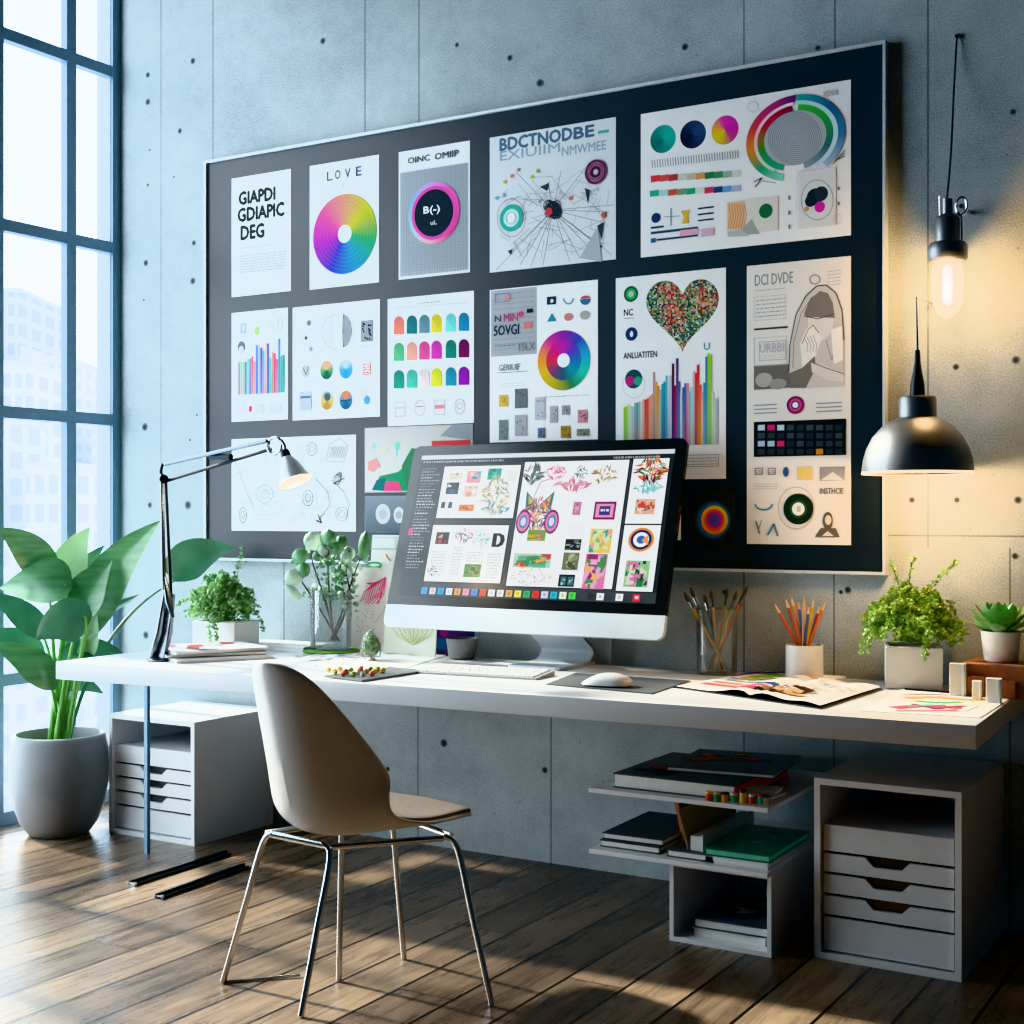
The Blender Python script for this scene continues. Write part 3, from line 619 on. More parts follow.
# 10 heart
t, a = sheet('heart_poster', ((616,278),(726,268),478,481), 'white poster with a flower-filled heart above tall coloured bars', 'e4e7ea')
def heart(u):                                          # -> px
    tt = u * 2 * PI; x = 16 * math.sin(tt) ** 3; y = 13 * math.cos(tt) - 5 * math.cos(2*tt) - 2 * math.cos(3*tt) - math.cos(4*tt)
    return (682.5 + x * 2.27, 310 - y * 2.52 - x * .10)
HP = [heart(i / 60) for i in range(60)]
def inside(x, y, P):
    c = False
    for (x0, y0), (x1, y1) in zip(P, P[1:] + P[:1]):
        if (y0 > y) != (y1 > y) and x < (x1 - x0) * (y - y0) / (y1 - y0) + x0: c = not c
    return c
a.k += 1
def hclip(x, y):
    return inside(x, y, HP)
gx, gy = 52, 54; jv = {}
for i in range(gx + 1):
    for j in range(gy + 1): jv[i, j] = (643 + i*1.55 + rnd.uniform(-.5,.5), 274 + j*1.55 + rnd.uniform(-.5,.5))
def edge_in(p):                                          # pull a point just outside the heart on to its outline
    if inside(*p, HP): return p
    return min(HP2, key=lambda h: (h[0]-p[0])**2 + (h[1]-p[1])**2)
HP2 = [heart(i / 400) for i in range(400)]
for i in range(gx):
    for j in range(gy):
        q4 = [jv[i,j], jv[i+1,j], jv[i+1,j+1], jv[i,j+1]]
        if not any(inside(*p, HP) for p in q4): continue
        q4 = [edge_in(p) for p in q4]; x, y = q4[0]
        red = math.exp(-((x-668)**2+(y-290)**2)/160) + math.exp(-((x-703)**2+(y-297)**2)/220) + math.exp(-((x-672)**2+(y-316)**2)/150) + .6*math.exp(-((x-684)**2+(y-345)**2)/50)
        pal = ['c05a50','d07a60','b84a4a','d89a70','8a3a40','a8b098'] if rnd.random() < red * .8 else ['2f5a40','5a8a58','88a890','c0ccc4','24405a','4a6a70','1c3030','7a9a4a','3a5a50']
        a.poly([a.L(*p) for p in q4], rnd.choice(pal), False)
a.C(631,294,8,'1f5a3c'); a.C(631,294,5.5,'38a860'); a.C(631,294,3,'a8c8b0'); a.T(624,309.5,633,316,'NC',INK); a.ln([(624,318.5),(634,318)],GR,.6)
a.C(631.5,334,6.8,'24386a'); a.C(631.5,334,3,'e4e7ea',sx=.6); a.T(623.6,353,657,359,'ANLUATITEN','3a444c')
a.el(634,385,11,13,LG,.5); a.C(633.7,379,9.5,'1f4a50'); a.C(630,381,5,'b0307a'); a.C(638,381,4.5,'3a9a80'); a.T(704,343,710,350,'U','3a8aa8')
hs = [40,41,43,41,40,44,44,45,45,47,47,48,50,52,74,64,60,56,62,64,70,68,70,82,60,87,64,52,58,62,62,54,58,74,72,80,60,52,62,88,91,90,52,46,46]
bc = ['8ac030','9ac840','c8d0a0','a8c8c0','9ab8c8','80a8b0','5a98a0','7fb8b0','c8ccd0','d8a090','c84a50','c85a50','d88a80','e0a060','b88a90','c8a040','d0784a','8ab8a0','3a98b0','2a88b0','60b0c0','c0d0d8','b0b8c8','5a1a3a','8a1a4a','3a3a7a','4a5a9a','b8c8d8','2a5a98','3a6aa8','d88a98','60b8c8','88d0c8','d8a8b0','c83a4a','c8303e','d85a5a','d0a0a0','3a88a0','2a7898']
bars(a,(623.6,718),447,hs,bc,2.3)
a.frame(687,455,719,467,GR,.5); a.greek(688,457,718,466,3,GR,.6); a.greek(622,457,680,466,3,GR,.6); a.build('printed_chart', t)
# 11 tall sketch board
t, a = sheet('portrait_poster', ((747,266),(851,256),545,544), 'tall greyish poster with pencil portrait of a hooded figure, right end of board', 'dedcd9')
a.T(755,275,793,286,'DCI DVDE','8a929a'); a.greek(755,290,786,292,1,GR,.5); a.frame(754,297,786,321,LG,.6); a.greek(756,299,785,319,5,'9aa0a6',1,11); a.R(754,328.5,788,330.5,'4a4a4c'); a.frame(754,338,787,366,LG,.6); a.T(760,344,784,353,'URBBI',LG); a.frame(759,342,786,361,'a0a6aa',.6); a.greek(760,355,784,360,2,LG,.6)
a.el(815,279.5,5,4.5,GR,.9); a.greek(827,270,841,287,5,'a8acb0',.7,4)
a.R(754,366,844,389,'8d8c8a'); a.PG([(754,367),(790,365),(800,387),(754,390)],'6f6e6e'); a.C(764,380,9,'aaa8a4',sy=.8); a.C(778,384,9,'9a9896',sy=.6)
hood = [(789,372),(790,345),(796,315),(806,296),(817,286),(826,285),(836,293),(842,310),(844,340),(844,386),(800,388)]
a.PG(hood,['c6c4c1']*11); a.ln(hood[:9],'3c3b3a',1.0); a.ln([(793,368),(794,342),(801,314),(812,297)],'6a6866',.6)
a.PG([(804,314),(810,299),(820,291),(828,293),(833,303),(835,318),(826,322),(808,318)],'7d7a77')      # shade under the hood
a.PG([(808,317),(834,318),(832,332),(824,340),(814,340),(808,330)],'dad7d3'); a.ln([(804,316),(818,319),(834,314)],'4a4846',.9)
a.PG([(800,344),(806,330),(812,324),(818,331),(822,338),(817,352),(812,372),(803,372)],'e6e4e1'); a.ln([(802,344),(808,330),(813,325),(819,333)],'4a4846',.7)
for i in range(4): a.ln([(804+i*3,338-i),(808+i*3,345),(807+i*3,352)],'7a7876',.5)
a.PG([(790,373),(802,368),(815,356),(816,368),(806,388),(790,388)],'77736f'); a.PG([(811,362),(826,366),(844,374),(844,382),(828,380),(812,372)],'d2cecb'); a.ln([(811,362),(826,368),(844,374)],'55524f',.8)
a.ln([(826,340),(832,360),(838,338),(842,330)],'6a6866',.6); a.PG([(831,330),(842,326),(843,360),(834,364)],'e8e6e3')
for x0, x1 in ((754,777),(816,842)):
    for y in (405,409,413): a.R(x0,y-(x0-754)*.03,x1,y+.9-(x0-754)*.03,'7d8286')
a.C(795.5,405,9,'7a2a5a',6.5); a.C(795.5,405,6.5,'c8508a',4.5); a.C(795.5,405,4.5,'3a4a6a',3); a.C(795.5,405,3,'e8e8ec')
a.R(754,422,846,457,'15191d'); cw = ['c8d8e0','c83a6a','a8c0d8','38424a','485058','38444c','586068','4a4a58','404850']
for i in range(9):
    for j in range(4):
        cc = rnd.choice(['323a42','3c444c','48525a','2c343c'])
        if (i, j) in ((0,0),(2,0)): cc = 'b8d0e0'
        if (i, j) in ((1,0),(2,2)): cc = 'c83a70'
        if (i, j) in ((0,2),(1,2)): cc = 'a8c0d8'
        if (i, j) == (6,3): cc = 'b8803a'
        a.R(758+i*9.7,425+j*8,765+i*9.7,430.5+j*8,cc)
for x,y in ((759,470),(772,470)): a.frame(x-4,y-2,x+4,y+5,GR,.8); a.greek(x-4,y,x+4,y+4,2,GR,.7)
a.C(786,472,5,'3a5a8a',sx=.6); a.R(798,467,812,480,'d8c078'); a.R(820,467,845,481,'8a8c8e'); a.PG([(821,480),(833,472),(844,480)],'c8c8c6'); a.greek(754,483,778,490,3,LG,.7)
a.el(764,504,8.5,6,'3a88b0',1.6,16,0,180); a.el(796.5,508,18,21,'9a9a98',.6); a.C(798.5,509,15.5,'1f2e28',8.5); a.C(798.5,509,9,'34503f',6); a.C(798.5,509,6.5,'e8ecea'); a.R(797,506,801,512,'b8c4be')
a.T(820,488,844,494,'INSTHCIE','6a7076'); a.C(828,521,7,'5a5652',sx=.75,sy=1.3); a.C(828.5,520,4,'d0c8c0',sx=.8,sy=1.2); a.PG([(815,537),(821,528),(836,528),(840,537)],'5e5954'); a.PG([(822,536),(828,531),(834,536)],'cfc8c0')
a.ln([(756,521),(760,534)],'4a8a98',1.6); a.ln([(762,520),(758,532)],GR,.8); a.ln([(768,535),(774,524),(778,536)],'4a88a8',2); a.build('printed_picture', t)
# 12 pencil sketches
t, a = sheet('sketch_sheet', ((232,440),(356,434),531,531), 'white sheet of faint pencil sketches behind the desk lamp')
for _ in range(70):
    x, y = rnd.uniform(240,346), rnd.uniform(447,524); r = rnd.uniform(2,7)
    a.el(x,y,r,r*rnd.uniform(.6,1.3),rnd.choice(['b4bac0','9aa2a8','c4cace']),.5,14,rnd.uniform(0,180),rnd.uniform(200,420),rnd.uniform(0,90))
for x,y,rx,ry,cc in ((312,449,5,6.5,'59636c'),(243,515,3.6,7.5,'1f2a34'),(308,498,5,8,'59636c'),(342,514,6,7,'7d868e'),(265,494,8,9,'8a929a')): a.el(x,y,rx,ry,cc,.8); a.el(x,y,rx*.5,ry*.5,cc,.7)
a.ln([(340,438),(348,446),(344,462),(326,461),(330,444),(340,438)],'7d868e',.7)
for i in range(9): a.ln([(329+i*1.8,458),(333+i*1.6,446)],'7d868e',.7)
a.ln([(315,478),(328,492),(330,505),(316,524)],'59636c',.7); a.ln([(332,480),(344,492),(350,504),(346,518)],'59636c',.6); a.ln([(333,484),(345,478)],INK,1); a.ln([(236,463),(246,490),(254,508)],'7d868e',.6); a.ln([(316,520),(322,523),(318,514)],INK,1.2)
for i in range(6): a.el(337+i*.6,480-i,4-i*.4,5-i*.4,'59636c',.5)
a.greek(255,512,275,526,3,LG,.6); a.build('pencil_drawing', t)
# 13, 14 photo prints
t, a = sheet('colourful_print', ((365,428),(473,424),490,494), 'grey photo print of green and pink shapes behind the monitor', 'aeb2b4')
a.Rv(365.5,429,472.5,491,'b8b6b4','d0cfcc'); a.PG([(452,425),(472,424),(472,440),(440,436)],'8a9298'); a.C(374,446,3,'a8d8e0',sx=.7); a.C(397.5,446,4,'70c8b0',sx=.8); a.ln([(397,449),(397,457)],'70c8b0',1); a.C(386,449,3,'c8d0b0',sx=.7)
a.PG([(368,462),(376,458),(380,466),(374,472),(368,470)],'e09a98'); a.PG([(372,490),(380,476),(398,472),(405,466),(410,469),(408,491)],'2f8a60'); a.PG([(372,490),(377,480),(386,478),(386,491)],'1f6a6a'); a.PG([(384,491),(386,481),(399,482),(402,491)],'d84a80'); a.PG([(402,466),(412,448),(420,450),(418,491),(408,491)],'3a7a58'); a.R(432,441,470,446,'c84a4a'); a.build('printed_picture', t)
t, a = sheet('dark_print', ((365,497),(473,494),533,534), 'dark grey photo print with two pale discs behind the monitor', '6f7c88')
a.Rv(365.5,498,472.5,533,'7a8590','5a6874'); a.C(383,514,10,'c8ccd0',sx=.9); a.C(383,514,5,'aab0b6'); a.C(399,515,8,'d0d4d8',sx=.8); a.C(399,515,4,'a0a8b0'); a.build('printed_picture', t)
# 15 small dark rings
t, a = sheet('ring_print', ((691,492),(735,490),548,548), 'small black print with glowing yellow and blue rings', '20272c')
a.R(692,493,734,547,'262e33'); a.C(713,520,19,'31485c',16); a.C(714,520,17,'3a6a90',14)
a.C(714.5,520,14.5,'fff',10.5,48,fn=lambda u,w: ramp(['d8b03a','e0c040','e8a84a','e07a3a','d8683a','d8b03a'],u)); a.C(714.5,520,11,'d85a5a',7.5); a.C(714.5,520,8,'a0409a',5); a.C(714.5,520,5.2,'4a6aa8',2.5); a.C(714.5,520,2.6,'8a3a80'); a.build('printed_picture', t)
# 16 sliver of a sheet behind the monitor
t, a = sheet('white_note', ((640,516),(681,514),539,541), 'white note mostly hidden behind right edge of monitor'); a.greek(644,520,679,536,4,LG,.8); a.build('printed_text', t)

# ================================================================== DESK
TH = math.radians(2.9)
DO = Vector((-.840, -.006, 0)); DEX = Vector((math.cos(TH), math.sin(TH), 0)); DEY = Vector((-math.sin(TH), math.cos(TH), 0))
DW, DD, DT = 3.17, .835, .062
DM = Matrix.Translation(DO) @ Matrix.Rotation(TH, 4, 'Z')
def dbox(mb, x0, x1, y0, y1, z0, z1, bev=0):
    return mb.box(None, (1, 1, 1), mtx=DM @ Matrix.Translation(((x0+x1)/2, (y0+y1)/2, (z0+z1)/2)) @ Matrix.Diagonal((abs(x1-x0), abs(y1-y0), abs(z1-z0), 1)))
desk = thing('desk', DO + DEX * -DW / 2 + DEY * -DD / 2, 'long white wall desk with thick slab top running under the display board', 'desk')
b = bmesh.new(); mb = MB(); mb.box(None, (DW, DD, DT), mtx=DM @ Matrix.Translation((-DW/2, -DD/2, DZ - DT/2)), bev=.003)
part(desk, 'desktop', mb, M['desk'], 30)
part(desk, 'apron_rail', dbox(MB(), -DW + .03, -.35, -.44, -.41, DZ - DT - .05, DZ - DT), M['lampm'], False)
lp = DM @ Vector((-DW + .045, -.55, 0))
for yy in (-.50,): part(desk, 'leg', dbox(MB(), -DW + .112, -DW + .128, yy - .008, yy + .008, 0, DZ - DT), M['frame'], False, 'thin blue-grey steel leg')
part(desk, 'wall_bracket', dbox(MB(), -.20, -.15, -.5, -.03, DZ - DT - .035, DZ - DT), M['dark'], False)
part(desk, 'wall_bracket', dbox(MB(), -1.75, -1.70, -.3, -.06, DZ - DT - .035, DZ - DT), M['dark'], False)

# ================================================================== DRAWER CABINETS
def cabinet(x0, x1, yf, yb, h, label, hand=None):
    t = thing('drawer_cabinet', ((x0+x1)/2, (yf+yb)/2, 0), label, 'cabinet', 'white drawer cabinets under the desk')
    w = .018; m = MB()
    m.bx(x0, x0+w, yf, yb, 0, h).bx(x1-w, x1, yf, yb, 0, h).bx(x0+w, x1-w, yf, yb, h-w, h).bx(x0+w, x1-w, yf, yb, 0, w).bx(x0+w, x1-w, yb-.008, yb, w, h-w)
    part(t, 'carcass', m, M['white'], False)
    a0, a1 = x0+w+.006, x1-w-.006; W = a1 - a0; fy = yf + .014
    zz = [.742, .59, .474, .356, .238]
    part(t, 'inner_shelf', MB().bx(x0+w, x1-w, fy+.02, yb-.01, zz[0]*h-.012, zz[0]*h-.002), M['inside'], False)
    for i in range(5):
        zt = zz[i]*h - (.004 if i else 0); zb = (zz[i+1]*h + .004) if i < 4 else w + .006
        if i in (1, 2, 3):
            c = W*.5; n = W*.17; d = .024
            poly = [(0, zb), (W, zb), (W, zt), (c+n, zt), (c+n*.62, zt-d), (c-n*.62, zt-d), (c-n, zt), (0, zt)]
        else: poly = [(0, zb), (W, zb), (W, zt), (0, zt)]
        mt = Matrix.Translation((a0, fy, 0)) @ Matrix(((1,0,0,0),(0,0,1,0),(0,1,0,0),(0,0,0,1)))
        d = part(t, 'drawer' if i < 4 else 'base_drawer', MB().prism(poly, .014, mt), M['white2'], False)
        if i in (1, 2, 3):
            cc = (a0+a1)/2; part(d, 'finger_recess_shade', MB().bx(cc-n, cc+n, fy+.0155, fy+.02, zt-d0 if False else zt-.03, zt+.004), M['black'], False, 'dark plate as shade in the finger notch')  # black plate behind the notch stands in for the shade inside it
    part(t, 'gap_shade_sheet', MB().bx(x0+w+.001, x1-w-.001, fy+.022, fy+.03, w, zz[0]*h-.014), M['black'], False)  # added black sheet darkens the gaps between drawer fronts like shade
    return t
cabinet(-1.317, -.903, -.546, -.012, .516, 'white drawer cabinet on the floor under the right end of the desk')
cabinet(-4.253, -3.79, -.485, -.03, .475, 'white drawer cabinet beside the big potted plant at left')

# ================================================================== CUBBY AND WALL SHELVES
CX0, CX1, CY0 = -1.739, -1.420, -.615
t = thing('cube_shelf', ((CX0+CX1)/2, (CY0-.1)/2, 0), 'small open white cube box on the floor left of the right cabinet', 'shelf')
w = .013; m = MB()
m.bx(CX0, CX0+w, CY0, -.12, 0, .236).bx(CX1-w, CX1, CY0, -.12, 0, .236).bx(CX0+w, CX1-w, CY0, -.12, .236-w, .236).bx(CX0+w, CX1-w, CY0, -.12, 0, w)
part(t, 'box', m, M['white'], False); part(t, 'back_panel', MB().bx(CX0+w, CX1-w, -.13, -.121, w, .236-w), M['inside'], False)
SZ1, SZ2 = .2505, .43
def wshelf(x0, x1, yf, z, label):
    t = thing('wall_shelf', ((x0+x1)/2, -.002, z), label, 'shelf', 'thin white shelves under the desk')
    part(t, 'board', MB().bx(x0, x1, yf, -.002, z-.014, z, .002), M['white'], False)
    part(t, 'bracket', MB().bx(x0+.10, x0+.12, -.12, -.002, z-.03, z-.014), M['dark'], False)
wshelf(-1.990, CX1 + .004, -.655, SZ1, 'lower thin white shelf resting on the cube box')
wshelf(-2.008, CX1 - .006, -.625, SZ2, 'upper thin white shelf holding a dark folder and paint pots')

def book(c, w, l, h, rz, z, cover, label, group=None, cat='book', pages='paper', over=.004, name='book', rnd_=0, spine=None):
    """lying book: covers + page block; c centre, w along local x, l along local y"""
    t = thing(name, (c[0], c[1], z), label, cat, group)
    T = Matrix.Translation((c[0], c[1], z)) @ Matrix.Rotation(rz, 4, 'Z'); ct = min(.004, h*.16)
    def bb(x, y, z0, z1, ww, ll): return MB().box(None, (1,1,1), mtx=T @ Matrix.Translation((x, y, (z0+z1)/2)) @ Matrix.Diagonal((ww, ll, z1-z0, 1)))
    part(t, 'pages', bb(0, 0, ct, h-ct, w-over*2, l-over*2), M[pages], False)
    part(t, 'cover', bb(0, 0, h-ct, h, w, l), M[cover], False)
    part(t, 'back_cover', bb(0, 0, 0, ct, w, l), M[cover], False)
    if spine: part(t, 'spine', bb(w/2-.001, 0, ct, h-ct, .003, l), M[spine], False)
    return t, T
def art_on(t, T, h, w, l, fn, name='cover_print'):
    a = Art(T @ Vector((0, 0, h + .0006)), T.to_3x3() @ Vector((1,0,0)), T.to_3x3() @ Vector((0,1,0)), .0002); fn(a, w/2, l/2); a.build(name, t)
def blot(cols, n, r=(.01,.04), seed=1):
    def f(a, hw, hl):
        q = random.Random(seed)
        for _ in range(n):
            x, y = q.uniform(-hw*.7, hw*.7), q.uniform(-hl*.7, hl*.7); R = q.uniform(*r); an = q.uniform(0, 6.3)
            a.poly([(x+R*math.cos(an+i*PI/4)*q.uniform(.5,1.1), y+R*math.sin(an+i*PI/4)*q.uniform(.3,.8)) for i in range(8)], q.choice(cols))
    return f
# upper shelf
t, T = book((-1.745,-.36), .40, .44, .045, 0, SZ2, 'dmag', 'thick dark covered book with red spine on upper white shelf', spine='red')
art_on(t, T, .045, .40, .44, blot(['c86a3a','5a6268','3a4046','8a4030','6a7278'], 9, (.02,.07), 3))
t, T = book((-1.67,-.27), .34, .36, .013, .12, SZ2 + .0465, 'dmag', 'thin dark magazine with orange picture lying on top of thick book', cat='magazine', name='magazine')
art_on(t, T, .013, .34, .36, blot(['c86a3a','7a8288','4a5056','a05030'], 7, (.02,.06), 5))
cols = [('c83a30','e8c040'),('3a8a50','e0d0a0'),('d88a3a','2a2a2a'),('2f9a6a','d8d8d0'),('e0b040','3a3a3a'),('c84a3a','e8e8e0'),('2aa07a','c83a30'),('d8c8a0','28507a')]
for i, px in enumerate((709, 717, 725, 734, 743, 752, 761, 769)):
    p = hz(px, 800 + (px-709)*.07, SZ2); p.x = min(p.x, CX1-.035); k = .011
    t = thing('paint_pot', p, ['red','green','orange','sea-green','yellow','brick red','turquoise','cream'][i] + ' little paint pot in the row on the upper shelf edge, ' + ['first from left','second from left','third from left','fourth from left','fifth from left','sixth from left','seventh from left','last at right'][i], 'paint pot', 'paint pots on the upper shelf')
    z0 = p.z; h = .026 + (.012 if i in (4,) else 0)
    part(t, 'pot', MB().lathe([(0,z0),(k,z0),(k,z0+h*.75),(0,z0+h*.75)], (p.x,p.y,0), 14), mat('paint_pot_body', cols[i][0], .4))
    part(t, 'lid', MB().lathe([(0,z0+h*.75),(k*1.06,z0+h*.75),(k*1.06,z0+h),(0,z0+h)], (p.x,p.y,0), 14), mat('paint_pot_lid', cols[i][1], .4))
t, T = book((-1.51,-.47), .13, .10, .012, -.1, SZ2, 'white2', 'small white notepad behind the paint pots on upper shelf', cat='notepad', name='notepad')
t, T = book((-1.51,-.465), .12, .09, .012, .12, SZ2+.0125, 'paper', 'small pale notepad stacked on the white notepad, upper shelf', cat='notepad', name='notepad')
# lower shelf
t, T = book((-1.875,-.43), .20, .36, .022, 0, SZ1, 'dmag', 'lower dark book at the left end of the lower shelf')
t, T = book((-1.875,-.425), .20, .35, .020, .03, SZ1+.0225, 'slate', 'upper dark book of the pair at left end of lower shelf')
t, T = book((-1.67,-.42), .15, .40, .022, 0, SZ1, 'greymag', 'flat grey book under the leaning kraft binder, lower shelf')
t = thing('binder', (-1.69,-.4,SZ1+.023), 'tan open binder standing on its side on the lower shelf', 'binder', None)
def slab(T, sx, sy, sz): return MB().box(None, (1,1,1), mtx=T @ Matrix.Diagonal((sx, sy, sz, 1)))
T0 = Matrix.Translation((-1.69,-.40,SZ1+.023))
part(t, 'page_block', slab(T0 @ Matrix.Translation((.03,0,.022)), .035, .40, .043), M['white2'], False)
part(t, 'cover', slab(T0 @ Matrix.Translation((-.012,.0,.058)) @ Matrix.Rotation(math.radians(-16),4,'Y'), .005, .40, .118), M['tan'], False)
part(t, 'back_cover', slab(T0 @ Matrix.Translation((.052,0,.025)), .004, .41, .05), M['white2'], False)
t = thing('notebook', (-1.77,-.36,SZ1+.0005), 'dark notebook with orange edge leaning against the tan binder', 'notebook')
T0 = Matrix.Translation((-1.757,-.30,SZ1+.005)) @ Matrix.Rotation(math.radians(-12),4,'Y')
part(t, 'cover', slab(T0 @ Matrix.Translation((0,0,.065)), .008, .32, .125), M['dmag'], False); part(t, 'edge_band', slab(T0 @ Matrix.Translation((0,-.165,.065)), .010, .008, .126), M['orange'], False)
t, T = book((-1.527,-.44), .20, .36, .020, 0, SZ1, 'white2', 'white magazine lying directly under the green book on the lower shelf', cat='magazine', name='magazine')
t, T = book((-1.527,-.44), .20, .36, .022, .02, SZ1+.0205, 'green', 'dark green book with mint page edges, right end of lower shelf', pages='mint')
art_on(t, T, .022, .20, .36, blot(['9ab0a8','2a7a58','0c4a34'], 5, (.015,.04), 8))
# in the cube
t, T = book((-1.565,-.43), .23, .30, .027, 0, .0135, 'white2', 'white book at the bottom inside the small cube box')
t, T = book((-1.565,-.43), .23, .30, .030, .03, .041, 'dmag', 'dark picture-covered book on top inside the small cube box')
art_on(t, T, .030, .23, .30, blot(['8a9298','c8ccd0','4a5258','2a2e32'], 8, (.02,.06), 9))

# ================================================================== CHAIR
TC = math.radians(80)
cf = Vector((math.cos(TC), math.sin(TC), 0)); cr = Vector((cf.y, -cf.x, 0))
C0 = cpt(301, 830, 3.66) + cf * .19; C0.z = 0
def cl(r, f, z): return C0 + cr * r + cf * f + Vector((0, 0, z - .006))
chair = thing('desk_chair', C0, 'pale shell chair with thin chrome wire legs standing in front of the desk', 'chair')
# profile: (f, z, halfwidth, side lift, side wrap forward)
PROF = [(.315,.412,.11,.0,-.03),(.310,.428,.180,.0,-.028),(.270,.442,.212,.004,-.014),(.17,.436,.230,.014,0),(.06,.424,.238,.030,0),(-.05,.416,.240,.062,.02),(-.14,.419,.240,.084,.05),
        (-.200,.442,.238,.108,.105),(-.232,.495,.232,.095,.155),(-.250,.56,.220,.06,.165),(-.265,.64,.203,.03,.148),(-.280,.73,.180,.010,.112),(-.294,.81,.148,0,.077),(-.305,.86,.114,0,.050),(-.311,.888,.078,-.004,.034),(-.313,.900,.032,-.006,.02)]
def shell_pt(i, t):
    f, z, hw, lift, wrap = PROF[i]; return cl(t * hw, f + wrap * t * t, z + lift * t * t)
def solid(name, root, rows, th, m, lev=2, label=None):
    mb = MB().grid(rows); o = part(root, name, mb, m, True, label)
    s = o.modifiers.new('thickness', 'SOLIDIFY'); s.thickness = th; s.offset = 0
    q = o.modifiers.new('smooth', 'SUBSURF'); q.levels = lev; q.render_levels = lev
    for p in o.data.polygons: p.use_smooth = True
    return o
TT = [-1,-.8,-.5,0,.5,.8,1]
solid('seat_shell', chair, [[shell_pt(i, t) for t in TT] for i in range(len(PROF))], .013, M['shell'])
solid('seat_pad', chair, [[shell_pt(i, t * .95) + Vector((0, 0, .016 - .006 * abs(t))) for t in TT] for i in range(1, 7)], .014, M['pad'])
def wire(name, pts, r=.0085, lab=None): return part(chair, name, MB().tube(smoothpath(pts, 5), r, 10), M['chrome'], True, lab)
fA, fB, fCc, fD, fE = [hz(*p, .004) for p in ((223,982),(301,1016),(339,980),(404,958),(492,1005))]
tA, tB = cpt(266,827,depth(fA)-.02), cpt(332,848,depth(fB)+.10)
zr = .412
tA.z = zr; tB.z = zr - .004
tE = cpt(455,830,depth(fE)+.06); tE.z = zr + .012
tD = Vector((fD.x - .02, fD.y - .03, zr + .005)); tC = Vector((fCc.x + .01, fCc.y, zr + .005))
def legpath(foot, top, toward):
    d = (toward - top).normalized(); return [foot, foot.lerp(top, .5), foot.lerp(top, .93), top + d * .03 + Vector((0,0,.006))]
wire('leg', legpath(fA, tA, tB)); wire('leg', legpath(fB, tB, tA)); wire('leg', [fCc, fCc.lerp(tC, .5), tC]); wire('leg', [fD, fD.lerp(tD, .5), tD]); wire('leg', legpath(fE, tE, tB))
wire('seat_rail', [tA + (tB-tA).normalized()*.02, tA.lerp(tB,.5), tB - (tB-tA).normalized()*.02], .0095)
wire('seat_rail', [tB, tB.lerp(tE,.5), tE - (tE-tB).normalized()*.03], .0085)
wire('seat_rail', [tA, tA.lerp(tD,.5), tD]); wire('seat_rail', [tD, tD.lerp(tE,.5), tE - (tE-tD).normalized()*.02])
wire('cross_rail', [tC, tC.lerp((tB+tA)/2,.5), (tA+tB)/2], .006)
gl = fA.lerp(fB, .0); wire('floor_runner', [fA, fA.lerp(hz(300,975,.006), .5), hz(300,975,.006)], .004)
# metal bars on the floor
for (p0, p1), lb in (((( 131,884),(228,853)), 'far one of two thin dark metal bars lying on the floor'), (((158,897),(246,866)), 'near one of two thin dark metal bars lying on the floor')):
    a, b = hz(*p0, .008), hz(*p1, .008); d = b - a; an = math.atan2(d.y, d.x)
    t = thing('metal_bar', ((a.x+b.x)/2, (a.y+b.y)/2, 0), lb, 'metal bar', 'loose metal bars on the floor')
    T = Matrix.Translation((a+b)/2) @ Matrix.Rotation(an, 4, 'Z')
    part(t, 'rail', MB().box(None, (1,1,1), mtx=T @ Matrix.Translation((0,0,-.003)) @ Matrix.Diagonal((d.length, .030, .008, 1))), M['dark'], False)
    part(t, 'rib', MB().box(None, (1,1,1), mtx=T @ Matrix.Translation((0,.008,.004)) @ Matrix.Diagonal((d.length, .008, .012, 1))), M['black'], False)
    part(t, 'end_cap', MB().box(None, (1,1,1), mtx=T @ Matrix.Translation((-d.length/2+.006,0,-.001)) @ Matrix.Diagonal((.012, .032, .013, 1))), M['chrome'], False)

# ================================================================== COMPUTER
tl = math.radians(17); mn = Vector((0, -math.cos(tl), math.sin(tl))); mp0 = wall(521, 634, -.32)
mq = [onpl(*p, mp0, mn) for p in ((414,446),(688,438.5),(658,638),(384.5,628))]
mx0, mx1 = (mq[0].x + mq[3].x) / 2 - .002, (mq[1].x + mq[2].x) / 2 + .008; mw = mx1 - mx0
MX = Vector((1, 0, 0)); MYv = Vector((0, math.sin(tl), math.cos(tl)))
mb0 = (mq[3] + mq[2]) / 2; mt0 = (mq[0] + mq[1]) / 2; mh = (mt0 - mb0).dot(MYv)
MO = Vector((mx0, mb0.y, mb0.z))
MT = Matrix.Translation(MO) @ Matrix(((1,0,0,0),(0,MYv.y,-mn.y * -1,0),(0,MYv.z,-mn.z * -1,0),(0,0,0,1)))   # local: x right, y up the panel, z out of the screen
MT = Matrix.Translation(MO) @ Matrix.Rotation(PI/2 - tl, 4, 'X')
comp = thing('desktop_computer', (mx0 + mw/2, -.14, DZ), 'large all-in-one computer with black bezel and white chin on the desk', 'computer')
def rrect(x0, y0, x1, y1, r, cs=(1,1,1,1), n=6):
    P = []
    for (cx, cy, a0), on in zip(((x0+r,y0+r,180),(x1-r,y0+r,270),(x1-r,y1-r,0),(x0+r,y1-r,90)), cs):
        if on: P += [(cx + r*math.cos(math.radians(a0+90*i/n)), cy + r*math.sin(math.radians(a0+90*i/n))) for i in range(n+1)]
        else: P.append({180:(x0,y0),270:(x1,y0),0:(x1,y1),90:(x0,y1)}[a0])
    return P
ch = mh * .118; rr = .028
part(comp, 'bezel', MB().prism(rrect(0, ch, mw, mh, rr, (0,0,1,1)), .018, MT @ Matrix.Translation((0,0,-.018))), M['black'], False)
